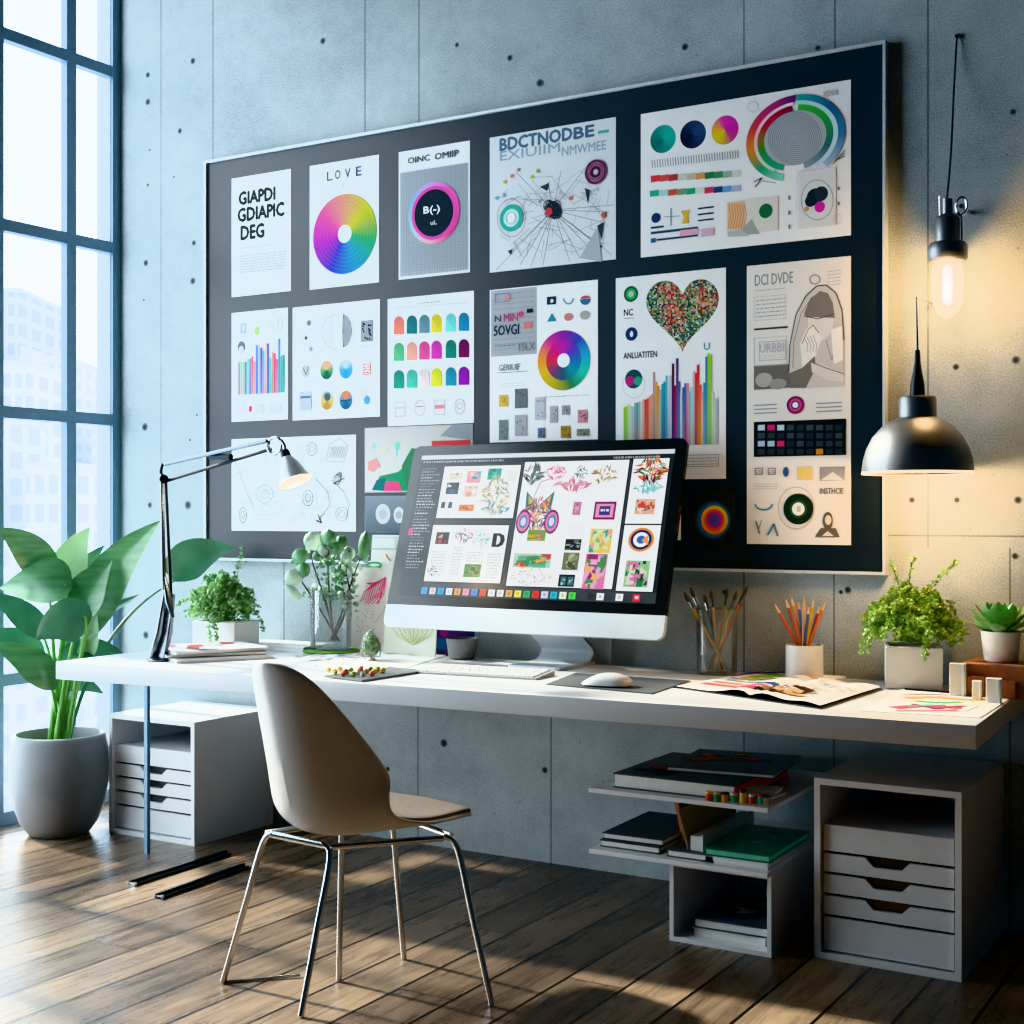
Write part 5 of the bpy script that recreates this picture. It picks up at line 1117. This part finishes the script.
# succulent on the wooden block
kx0 = wx(966,-.22)
blk = thing('wooden_block', (kx0+.1,-.21,DZ), 'terracotta brown block at the right end of desk under the succulent', 'block')
part(blk, 'body', MB().bx(kx0, kx0+.19, -.28, -.11, DZ+.0005, DZ+.096, .003), M['cork'], False)
part(blk, 'side_block', MB().bx(kx0+.02, kx0+.07, -.30, -.281, DZ+.0005, DZ+.060, .002), M['cork'], False)
part(blk, 'side_block', MB().bx(kx0+.10, kx0+.155, -.30, -.281, DZ+.0005, DZ+.052, .002), M['cork'], False)
sc_ = Vector((wx(1001,-.20), -.20, DZ+.0965)); ks = depth(sc_)/FPX
sp_ = thing('potted_succulent', sc_, 'green rosette succulent in small white pot on the brown block', 'plant')
z0 = sc_.z
part(sp_, 'pot', MB().lathe([(0,z0),(.042,z0),(.048,z0+.006),(.056,z0+.085),(.0575,z0+.090),(.053,z0+.090),(.051,z0+.078)], (sc_.x, sc_.y, 0), 40), M['ceramic'], 50)
part(sp_, 'soil', MB().lathe([(0,z0+.080),(.0515,z0+.079)], (sc_.x, sc_.y, 0), 24), M['soil'])
q = random.Random(4)
for i in range(34):
    an = i * 2.39996; lay = i / 33; el = .10 + lay * 1.25; ln_ = .118 - lay * .060; wd = .022 - lay * .007
    d = Vector((math.cos(an)*math.cos(el), math.sin(an)*math.cos(el), math.sin(el))); b_ = Vector((sc_.x, sc_.y, z0+.085 + lay*.012)) + Vector((math.cos(an), math.sin(an), 0))*.010
    side = Vector((-math.sin(an), math.cos(an), 0)); rows = []
    up = side.cross(d)*-1
    for j in range(8):
        t_ = j/7; w_ = wd*(.55+.75*t_ if t_ < .65 else 1.04*(1-((t_-.65)/.36)**2)+.02); p = b_ + d*ln_*t_ + Vector((0,0,.016*t_*t_)); th = .006*(1-t_)+.001
        rows.append([p - side*w_ , p - side*w_*.6 + up*th*.3, p + up*-th*.2, p + side*w_*.6 + up*th*.3, p + side*w_, p - up*th*1.4, p - side*w_])
    part(sp_, 'leaf', MB().grid(rows), M['succ'], True)
# small white blocks in front
for px, y, h_px, w_, lb in ((958,-.30,33,.046,'tallest white wooden block left of the terracotta block'),(977,-.35,19,.026,'smallest white block, middle of the three little blocks by the succulent'),(994,-.40,25,.042,'medium white block in front of the succulent pot')):
    c = Vector((wx(px, y), y, DZ+.0005)); k_ = depth(c)/FPX
    t = thing('white_block', c, lb, 'block', 'small white blocks by the succulent')
    hh = h_px*k_
    part(t, 'body', MB().box((c.x, c.y, c.z+hh/2), (w_, .03, hh), .2, .0015), M['conc'], False); part(t, 'band', MB().box((c.x+w_*.30, c.y-.003, c.z+hh/2), (w_*.14, .028, hh*.985), .2), M['alu'], False)

# ================================================================== CUPS WITH BRUSHES AND PENCILS
def stick(root_name, lb, grp, cat, a, b, kind, col, r=.0042):
    t = thing(root_name, a, lb, cat, grp); d = (b - a); mt = mat(root_name + '_paint', col, .35, var=.08)
    if kind == 'pencil':
        part(t, 'body', MB().tube([a, a + d*.86], r, 6), mt, 20); part(t, 'tip', MB().tube([a + d*.86, a + d*.965], [r, r*.3], 6), M['wood']); part(t, 'lead', MB().tube([a + d*.965, b], [r*.3, .0004], 6), mt)
    else:
        part(t, 'handle', MB().tube([a, a + d*.5, a + d*.78], [r*.6, r, r*.8], 8), mt); part(t, 'ferrule', MB().tube([a + d*.78, a + d*.88], [r*.85, r*1.05], 8), M['chrome'])
        part(t, 'bristles', MB().tube([a + d*.88, a + d*.93, a + d*.97, b], [r*.9, r*1.1, r*.7, r*.15], 8), M['bristle'])
    return t
bc2 = Vector((wx(717,-.125), -.125, DZ+.0005)); dk = depth(bc2); kk = dk/FPX
t = thing('glass_cup', bc2, 'clear glass tumbler full of paintbrushes right of the computer', 'cup')
R0 = 20*kk; hh = 83*kk*.99 * .92
z0 = bc2.z
part(t, 'wall', MB().lathe([(0,z0),(R0*.96,z0),(R0,z0+.004),(R0*1.03,z0+.215),(R0*.99,z0+.215),(R0*.95,z0+.008),(0,z0+.008)], (bc2.x, bc2.y, 0), 40), M['cup'], 50)
br = [((710,664),(684,592),.0),('',(690,587),.02),('',(711,590),.03),('',(728,588),.01),('',(737,591),-.02),('',(748,586),-.02),('',(704,594),.04),('',(742,600),.03)]
bcol = ['c8963c','3a6a8a','d8a04a','d8a030','8a8a3a','b8622a','2f4a6a','a83a2a']
ord_ = ['leftmost','second from left','fourth from left','fifth from left','third from right','rightmost','third from left','second from right']
bd_ = ['ochre','blue','gold','yellow','olive','rust-brown','navy','dark red']
for i, (_, tip, dd) in enumerate(br):
    ft = Vector((bc2.x - (tip[0]-717)*kk*.30, bc2.y + (dd*.3), z0 + .012)); tp = cpt(tip[0], tip[1], dk + dd)
    stick('paintbrush', bd_[i] + ' handled paintbrush standing in the clear glass tumbler, ' + ord_[i], 'paintbrushes in the glass tumbler', 'paintbrush', ft, tp, 'brush', bcol[i], .0062)
pc2 = Vector((wx(804.5,-.10), -.10, DZ+.0005)); dk = depth(pc2); kk = dk/FPX; z0 = pc2.z
t = thing('pencil_cup', pc2, 'white cylindrical cup holding a bunch of coloured pencils', 'cup')
R0 = 18.5*kk
part(t, 'body', MB().lathe([(0,z0),(R0,z0),(R0,z0+.108),(R0*.92,z0+.108),(R0*.92,z0+.012),(0,z0+.012)], (pc2.x, pc2.y, 0), 48), M['ceramic'], 50)
pcn = [((774,603),'b8442c','red-brown'),((785,597),'8a4a3a','dark brown'),((791,595),'c8703a','orange-brown'),((798,599),'5a6aa0','blue'),((804,596),'d8b08a','pale wood'),((814,597),'d8a02a','yellow'),((826,600),'d86a2a','orange'),((820,604),'8a4a6a','plum'),((809,604),'3a5a8a','navy')]
for i, (tip, cc, nm) in enumerate(pcn):
    dd = (.02,-.02,.01,.03,-.01,.0,-.01,.03,-.03)[i]
    ft = Vector((pc2.x - (tip[0]-803)*kk*.28, pc2.y + dd*.4, z0 + .016)); tp = cpt(tip[0], tip[1], dk + dd)
    stick('coloured_pencil', nm + ' coloured pencil standing in the white cylindrical cup', 'coloured pencils in the white cup', 'pencil', ft, tp, 'pencil', cc, .0052)

# ================================================================== PAPERS AND MAGAZINES
def flat(name, q, z, label, cat, draw, under='slate', paper='eef0ee', thick=.002):
    """thin sheet on the desk with four corners given as points of the desk plane"""
    P = [hz(*p, DZ + z) for p in q]; c = sum(P, Vector()) / 4; t = thing(name, c, label, cat)
    m = MB(); m.add([p.copy() for p in P] + [p + Vector((0,0,thick)) for p in P], [(0,1,2,3),(4,5,6,7),(0,1,5,4),(1,2,6,5),(2,3,7,6),(3,0,4,7)])
    part(t, 'sheet', m, mat(name + '_stock', paper, .6, var=.02), False)
    if draw:
        a = Art(P[0] + Vector((0,0,thick+.0003)), (1,0,0), (0,1,0), .00015); a.wk = 5.0; draw(a); a.build('printed_picture', t)
    return t
def d1(a):
    a.ln([(905,698),(935,697),(968,700),(985,700)],'d8b020',3); a.ln([(903,695),(930,694),(980,697)],'5a2a5a',1.4); a.ln([(915,701),(940,703),(962,702)],'4a9a6a',2.4); a.ln([(918,704),(945,706),(960,705)],'8ac8a0',1.6)
    a.ln([(893,708),(920,706),(962,708)],'c8305a',3.4); a.ln([(912,704),(935,709),(966,706)],'7a2a4a',1.2); a.ln([(896,711),(930,711),(958,710)],'d85a7a',1.4); a.ln([(930,713),(965,711),(978,706)],'9aa8a8',.8); a.ln([(908,707),(945,705)],'3a8a8a',1.2)
flat('drawing_sheet', [(860,711),(980,718),(1010,699),(902,690)], .0006, 'white sheet with rainbow brush strokes at the right desk corner', 'drawing', d1)
solo('long_pencil', MB().tube([hz(905,689,DZ+.006), hz(997,696,DZ+.006)], .0035, 6), M['black'], 'slim black pencil lying along the back of the rainbow sheet', 'pencil')
def d2(a):
    a.PG([(740,677),(778,674),(800,676),(790,681),(752,683)],'c8b070'); a.PG([(748,676),(775,673),(785,677),(760,681)],'7a9a4a'); a.ln([(730,676),(760,672),(800,673)],'6a5a9a',1.6); a.PG([(790,678),(812,675),(822,678),(806,681)],'d8a06a'); a.ln([(735,681),(770,684),(812,681)],'b84a3a',1.3); a.ln([(745,674),(790,672)],'3a6a8a',1.2)
flat('magazine', [(726,684),(800,689),(846,678),(765,673)], .0006, 'open colourful magazine lying behind the big open book', 'magazine', d2, thick=.006)
# big open book: two page surfaces with a raised spine
ob = thing('open_book', hz(775,693,DZ), 'large open picture book with dark cover at front of the desk', 'book')
c4 = [hz(676,688,DZ), hz(820,709,DZ), hz(880,690,DZ), hz(742,676,DZ)]
cv = MB(); G = Vector((0,0,1)); ctr = sum(c4, Vector())/4
ex4 = [ctr + (p-ctr)*1.03 for p in c4]; cv.add([p + G*.0006 for p in ex4] + [p + G*.004 for p in ex4], [(0,1,2,3),(4,5,6,7),(0,1,5,4),(1,2,6,5),(2,3,7,6),(3,0,4,7)])
part(ob, 'cover', cv, M['black'], False)
def ob_pt(u, v):                                         # u across the spread, v from front to back
    p = c4[0].lerp(c4[1], u).lerp(c4[3].lerp(c4[2], u), v); w_ = abs(u-.55)/.55; return p + G*(.006 + .016*math.exp(-((w_-.16)/.22)**2) - .006*math.exp(-(w_/.05)**2) + (.01*math.exp(-((u-.9)/.1)**2)))
pm = MB().grid([[ob_pt(i/24, j/10) for j in range(11)] for i in range(25)]); part(ob, 'pages', pm, M['paper'], 50)
a = Art(c4[0], (1,0,0), (0,1,0)); q = random.Random(6)
def opatch(u0, v0, u1, v1, col):
    a.k += 1; n = 4
    for i in range(n):
        A, B = u0+(u1-u0)*i/n, u0+(u1-u0)*(i+1)/n
        o = len(a.v); hgt = G*(.0008 + .00015*min(a.k, 30)); a.v += [ob_pt(A,v0)+hgt, ob_pt(B,v0)+hgt, ob_pt(B,v1)+hgt, ob_pt(A,v1)+hgt]; a.f.append((o,o+1,o+2,o+3)); a.c += [hx(col)]*4
for u0,v0,u1,v1,cc in ((.05,.25,.30,.34,'c85a4a'),(.06,.40,.28,.48,'d88a5a'),(.08,.55,.34,.62,'5a6a9a'),(.05,.68,.32,.75,'8ab08a'),(.33,.12,.50,.24,'b83a4a'),(.32,.28,.52,.36,'d8607a'),(.36,.40,.52,.50,'3a5a8a'),(.2,.80,.48,.88,'c8b0a0')): opatch(u0,v0,u1,v1,cc)
for _ in range(34):
    u0, v0 = q.uniform(.48,.78), q.uniform(.06,.50); opatch(u0, v0, u0+q.uniform(.03,.09), v0+q.uniform(.03,.10), q.choice(['3a2a24','5a3a2a','8a6a4a','2a2420','a8825a','c8a878']))
for _ in range(14): u0, v0 = q.uniform(.60,.90), q.uniform(.5,.9); opatch(u0, v0, u0+.05, v0+.04, q.choice(['b8b4ae','c8c0b4','8a94a0','d0c8b8']))
for i in range(7): opatch(.80, .15+i*.05, .95, .165+i*.05, 'a8a49c')
a.build('printed_picture', ob)
# magazines by the lamp
g0 = Vector((-3.56, -.60, 0))
t, T = book((-3.585,-.60), .30, .37, .014, -.50, DZ+.0006, 'white2', 'bottom white magazine in the stack beside the desk lamp', cat='magazine', name='magazine', group='magazines by the desk lamp')
t, T = book((-3.61,-.595), .29, .36, .013, -.62, DZ+.0152, 'greymag', 'grey covered magazine in the middle of the stack beside desk lamp', cat='magazine', name='magazine', group='magazines by the desk lamp')
t, T = book((-3.605,-.60), .28, .35, .012, -.46, DZ+.029, 'white2', 'top magazine with red and grey cover picture beside the desk lamp', cat='magazine', name='magazine', group='magazines by the desk lamp')
art_on(t, T, .012, .28, .35, blot(['c84a50','d88a8a','6a7278','9aa2a8','c8ccd0'], 10, (.02,.07), 12))
# white flat book behind
t, T = book((wx(283,-.20),-.20), .34, .22, .020, .10, DZ+.0006, 'white', 'plain white flat book at the back of the desk between bushy plant and vase', name='book')
# paint paper, folder with petals
def d3(a):
    q = random.Random(9)
    for _ in range(60):
        x, y = q.uniform(310,378), q.uniform(653,661); a.C(x, y, q.uniform(.5,1.3), q.choice(['c85a5a','5a7ad8','8a9ad8','d8a05a','6a6a7a','3a3a5a','d87a9a']), n=7)
    for _ in range(14): x, y = q.uniform(290,345), q.uniform(656,666); a.ln([(x,y),(x+q.uniform(4,14),y-q.uniform(-1,2))],q.choice(['8a9aa8','5a5a6a','b0b8c8']),.6)
    for _ in range(10): x, y = q.uniform(385,425), q.uniform(650,656); a.ln([(x,y),(x+q.uniform(4,10),y+q.uniform(-1,1))],q.choice(['a88a8a','8a9aa8']),.6)
flat('painted_paper', [(276,664),(394,672),(448,655),(345,648)], .0006, 'white paper with scattered colourful paint dabs left of the keyboard', 'paper', d3, paper='f2f3f3')
sf = [hz(324,677,DZ+.003), hz(362,681.5,DZ+.003), hz(426,671.5,DZ+.003), hz(390,668,DZ+.003)]
m = MB(); m.add(sf + [p + G*.005 for p in sf], [(0,1,2,3),(4,5,6,7),(0,1,5,4),(1,2,6,5),(2,3,7,6),(3,0,4,7)])
solo('dark_folder', m, M['greymag'], 'flat dark grey folder on the desk left of the keyboard', 'folder', smooth=False)
q = random.Random(2); pc_ = ['d8b83a','e0c850','c8a840','b05a3a','7a9a3a','d8d8c8','d86a4a','8a7a4a','5a8a4a']
sp3 = [(329,672.5),(335,674),(340,671.5),(346,674),(351,672),(357,674.2),(361,671),(366,673.5),(371,671.5),(374,674),(378,671),(383,672.8),(343,676),(353,676.5),(363,676.2),(372,676)]
for i, (x, y) in enumerate(sp3):
    p = hz(x, y, DZ+.0085); t = thing('flower_bud', p, 'tiny bright dried flower bud in the row scattered on the dark folder', 'flower', 'flower buds on the dark folder')
    part(t, 'bud', MB().ball(p + G*.008, .0095, (1,1,.8), 8, .002), mat('bud_petal', pc_[i % 9], .6, var=.3, scale=60)); part(t, 'heart', MB().ball(p + G*.0145, .004, (1,1,.6), 6), mat('bud_heart', ['6a3a2a','e8e0c0','3a5a2a'][i % 3], .7))
# topiary egg in a glass cloche
gc = hz(371,660,DZ+.004); t = thing('topiary_cloche', gc, 'little round green topiary under an egg-shaped glass cloche', 'plant'); kg = depth(gc)/FPX; r = 9.5*kg
part(t, 'base', MB().lathe([(0,gc.z),(.018,gc.z),(.016,gc.z+.006),(.004,gc.z+.010),(.004,gc.z+.022),(0,gc.z+.022)], (gc.x,gc.y,0), 20), M['ceramic'])
tm = MB(); q = random.Random(8)
for _ in range(420):
    u = Vector((q.gauss(0,1), q.gauss(0,1), q.gauss(0,1))).normalized(); o = Vector((gc.x, gc.y, gc.z+.052)) + Vector((u.x*r*.78, u.y*r*.78, u.z*r*.9)); v = u.cross(Vector((q.gauss(0,1), q.gauss(0,1), q.gauss(0,1)))).normalized()*.006; w_ = u.cross(v)
    tm.add([o, o+v+u*.004, o+u*.008+w_*.6, o-v+u*.004], [(0,1,2,3)])
tm.ball((gc.x, gc.y, gc.z+.052), r*.76, (1,1,1.15), 10)
part(t, 'foliage', tm, M['fern'], False)
part(t, 'cloche', MB().lathe([(r*1.02,gc.z+.012),(r*1.15,gc.z+.035),(r*1.1,gc.z+.062),(r*.8,gc.z+.088),(r*.3,gc.z+.105),(.004,gc.z+.113),(0,gc.z+.118)], (gc.x,gc.y,0), 28), M['cup'])
# grey cup
gp = Vector((wx(462,-.16), -.16, DZ+.0005)); kg = depth(gp)/FPX; z0 = gp.z
t = thing('grey_cup', gp, 'small tapered grey cup standing under the left end of the computer', 'cup')
part(t, 'body', MB().lathe([(0,z0),(11.5*kg,z0),(13.5*kg,z0+.008),(16*kg,z0+20.5*kg),(15.2*kg,z0+20.5*kg),(13*kg,z0+.012),(0,z0+.012)], (gp.x,gp.y,0), 40), M['grey'], 50)
part(t, 'drink', MB().lathe([(0,z0+17*kg),(14.6*kg,z0+17*kg)], (gp.x,gp.y,0), 32), M['soil'])
# vase of eucalyptus
vc = Vector((wx(331,-.22), -.22, DZ+.0005)); dv = depth(vc); kv = dv/FPX; z0 = vc.z
def vp(px, py, dd=0): return cpt(px, py, dv + dd)
t = thing('moss_mat', vc, 'thin green moss mat on the desk under the glass vase', 'mat'); part(t, 'pad', MB().lathe([(0,z0),(.105,z0),(.11,z0+.006),(.10,z0+.011),(0,z0+.012)], (vc.x,vc.y,0), 40), M['moss'])
t = thing('glass_vase', vc + G*.013, 'clear straight-sided glass vase holding round-leaved cuttings', 'vase'); z1 = z0 + .0130
part(t, 'wall', MB().lathe([(0,z1),(.078,z1),(.080,z1+.004),(.080,z1+.225),(.077,z1+.225),(.076,z1+.010),(0,z1+.010)], (vc.x,vc.y,0), 40), M['cup'], 50)
q = random.Random(21)
stems = [((339,641),(318,606),(300,578),(297,560)),((336,641),(325,600),(312,560),(314,545)),((331,640),(345,612),(341,575),(341,548)),((330,641),(343,610),(352,580),(362,555)),((334,641),(330,600),(328,570),(329,543)),((333,641),(349,600),(346,570),(350,560))]
big = [[((300,556),9,8,.5,'euc'),((294,577),10,9,.6,'eucp'),((293,592),11,5,-.7,'eucp'),((303,570),7,8,0,'euc')],[((313,541),9.5,10,.2,'eucp'),((318,556),6,6,.4,'euc')],[((341,542),7,7,.3,'euc'),((346,556),6,8,-.3,'eucp')],[((364,546),6,15,-.1,'euc')],[((328,538),9,9,.0,'euc'),((335,548),7,7,.5,'euc'),((322,550),6,6,0,'eucp')],[((349,553),6,7,.3,'eucp')]]
nm_ = ['leaning far left with pale leaves','with the big pale upper-left leaf','in the middle right','leaning right with one long upright leaf','rising straight in the centre','short, behind at right']
for i, sp2 in enumerate(stems):
    dd = (-.02,.0,.02,.02,-.01,.03)[i]
    path = smoothpath([vp(*sp2[0]) + Vector((0,0,.0)), vp(sp2[1][0], sp2[1][1], dd*.4), vp(*sp2[2], dd), vp(*sp2[3], dd)], 6); path[0].z = max(path[0].z, z1+.012)
    t = thing('eucalyptus_stem', path[0], 'green cutting in the glass vase, ' + nm_[i], 'plant stem', 'cuttings in the glass vase')
    part(t, 'twig', MB().tube(path, [.0045 - .0025*j/(len(path)-1) for j in range(len(path))], 7), M['twig'])
    for (c_, rx, ry, ro, mm) in big[i]:
        o = vp(*c_, dd - .02); rows = []; s = (RIGHT*math.cos(ro) + Vector((0,0,1))*math.sin(ro)); u = (Vector((0,0,1))*math.cos(ro) - RIGHT*math.sin(ro)); s = (s + FWD*.3*q.uniform(-1,1)).normalized()
        for j in range(9):
            y = -1 + 2*j/8; w_ = max(.02, (1-y*y)**.5); rows.append([o + u*(y*ry*kv) + s*(x*w_*rx*kv) - FWD*(.012*(1-x*x*1.4) - .008*y*y) for x in (-1,-.6,-.2,.2,.6,1)])
        part(t, 'leaf', MB().grid(rows), M[mm])
    lm = MB()
    for _ in range(80 if i in (2,4,5) else 18):
        w0 = q.uniform(.38,1); j = min(int(w0*(len(path)-1)), len(path)-2); o = path[j] + Vector((q.gauss(0,.026), q.gauss(0,.02), q.gauss(0,.018))); u = Vector((q.gauss(0,1), q.gauss(0,.6), q.gauss(0,1))).normalized(); v = u.cross(FWD + Vector((q.gauss(0,.5), q.gauss(0,.5), q.gauss(0,.5)))).normalized(); l = q.uniform(.014,.027)
        lm.add([o, o+u*l*.5+v*l*.45, o+u*l, o+u*l*.5-v*l*.45], [(0,1,2,3)])
    part(t, 'small_leaves', lm, M['eucp' if i % 2 else 'euc'], False)
# cards leaning on the wall side of the desk
def card(name, q, y0, lean, label, paper, draw, cat='card'):
    """upright leaning card: px corners TL, TR, BR, BL read on a leaning plane whose foot stands on the desk at Y = y0"""
    n = Vector((0, -math.cos(lean), math.sin(lean))); o = Vector((0, y0, DZ + .001)); P = [onpl(*p, o, n) for p in q]
    b = min(p.z for p in P); lift = Vector((0,0,0))
    up = Vector((0, math.sin(lean), math.cos(lean))); x0 = (P[0].x+P[3].x)/2; x1 = (P[1].x+P[2].x)/2; h = ((P[0]-o).dot(up)+(P[1]-o).dot(up))/2
    O = Vector((x0, y0, DZ+.001)); t = thing(name, O + Vector(((x1-x0)/2,0,0)), label, cat)
    T = Matrix.Translation(O) @ Matrix.Rotation(PI/2 - lean, 4, 'X')
    part(t, 'sheet', MB().prism([(0,0),(x1-x0,0),(x1-x0,h),(0,h)], .003, T @ Matrix.Translation((0,0,-.003))), mat(name + '_stock', paper, .6, var=.02), False)
    if draw:
        a = Art(O + n*.0006, (1,0,0), up, .0002); draw(a); a.build('printed_picture', t)
def k1(a): a.frame(372,537,420,549,'9ab8b4',.7); a.ln([(396,537),(396,549)],'9ab8b4',.7); a.ln([(370,549),(425,549)],'6a9a94',.8); a.ln([(386,554),(388,558),(391,561)],'d8702a',1.6); a.el(374,565,7,2.5,'3a9a4a',2)
card('lined_card', [(369,535),(424,535),(424,640),(369,640)], -.075, .11, 'tall white card with ruled top line leaning behind the computer', 'cfd2d0', k1)
def k2(a):
    for i in range(9): a.ln([(360+i*2.5,602-i*.6),(364+i*2.4,592-i*1.2),(372+i*1.6,585-i*1.0),(366+i*2.2,583)],'d83a78',.9)
    for i in range(4): a.ln([(364+i*4,604),(378+i*2,594),(386,577)],'e05a90',.9)
    a.ln([(386,577),(383,590),(378,604)],'d83a78',1.1)
    q = random.Random(5)
    for _ in range(34): x, y = q.uniform(356,374), q.uniform(610,632); a.ln([(x,y),(x+1.3,y+q.uniform(-1,1))],'7a7884',.5)
    a.ln([(393,590),(384,610),(376,622)],'a8a49a',.6)
card('scribble_card', [(350,568),(394,567),(390,646),(350,646)], -.13, .10, 'pinkish card with magenta scribble leaning behind the vase', 'd6cfc8', k2)
def k3(a):
    for i in range(9): a.ln([(413,645),(398+i*4,632-abs(4-i)*-1.0),(388+i*6.4,606+abs(4-i)*3)],'9ab070',.8); a.ln([(413,645),(392+i*5,628),(390+i*6,612+abs(4-i)*2)],'b8c890',.6)
card('leaf_card', [(384,595),(437,600),(437,648),(386,647)], -.165, .10, 'pale card with green leaf drawing leaning left below computer', 'd3d5c6', k3)
def k4(a): a.Rg(438,622,475,650,'6a4a9a','3a3a58'); a.C(444,632,5,'b84aa0'); a.R(437,637,446,649,'3a6ab0')
card('purple_book', [(437,615),(474,617),(474,650),(437,649)], -.10, .05, 'purple and blue book standing behind the small grey cup', '4a3f66', k4, 'book')
card('grey_card', [(588,620),(611,620),(611,656),(588,655)], -.06, .03, 'plain grey card standing behind the computer stand', 'a4adb2', None)

# ================================================================== LIGHT
w = bpy.data.worlds.new('World'); S.world = w; w.use_nodes = True; nt = w.node_tree; bg = nt.nodes['Background']
tc = N(nt, 'ShaderNodeTexCoord'); sp = N(nt, 'ShaderNodeSeparateXYZ'); nt.links.new(tc.outputs['Generated'], sp.inputs[0])
rp = N(nt, 'ShaderNodeValToRGB'); e = rp.color_ramp.elements
e[0].position = .0; e[0].color = hx('f3f6f8'); e[1].position = .7; e[1].color = hx('deecf4')
nt.links.new(sp.outputs['Z'], rp.inputs[0]); nt.links.new(rp.outputs[0], bg.inputs[0]); bg.inputs[1].default_value = 12.0
# window portal so the sky is sampled through the opening
pl = bpy.data.lights.new('window_sky_portal', 'AREA'); pl.shape = 'RECTANGLE'; pl.size = abs(WYE) - .05; pl.size_y = 3.75; pl.cycles.is_portal = True
po = bpy.data.objects.new('window_sky_portal', pl); COL.objects.link(po); po.location = (XL - .055, WYE/2, 1.9); po.rotation_euler = (PI/2, 0, -PI/2)
sd = Vector((.985, -.045, -.60)).normalized()
sun = lamp('sun', 'SUN', (-8, 1, 6), 16, (1, .86, .67), 0, sd.to_track_quat('-Z', 'Y').to_euler()); sun.data.angle = math.radians(2.5)
S.cycles.max_bounces = 8; S.cycles.diffuse_bounces = 6; S.cycles.glossy_bounces = 3; S.cycles.transmission_bounces = 4; S.cycles.transparent_max_bounces = 12
S.cycles.caustics_reflective = False; S.cycles.caustics_refractive = False; S.cycles.sample_clamp_indirect = 4
S.cycles.use_denoising = True
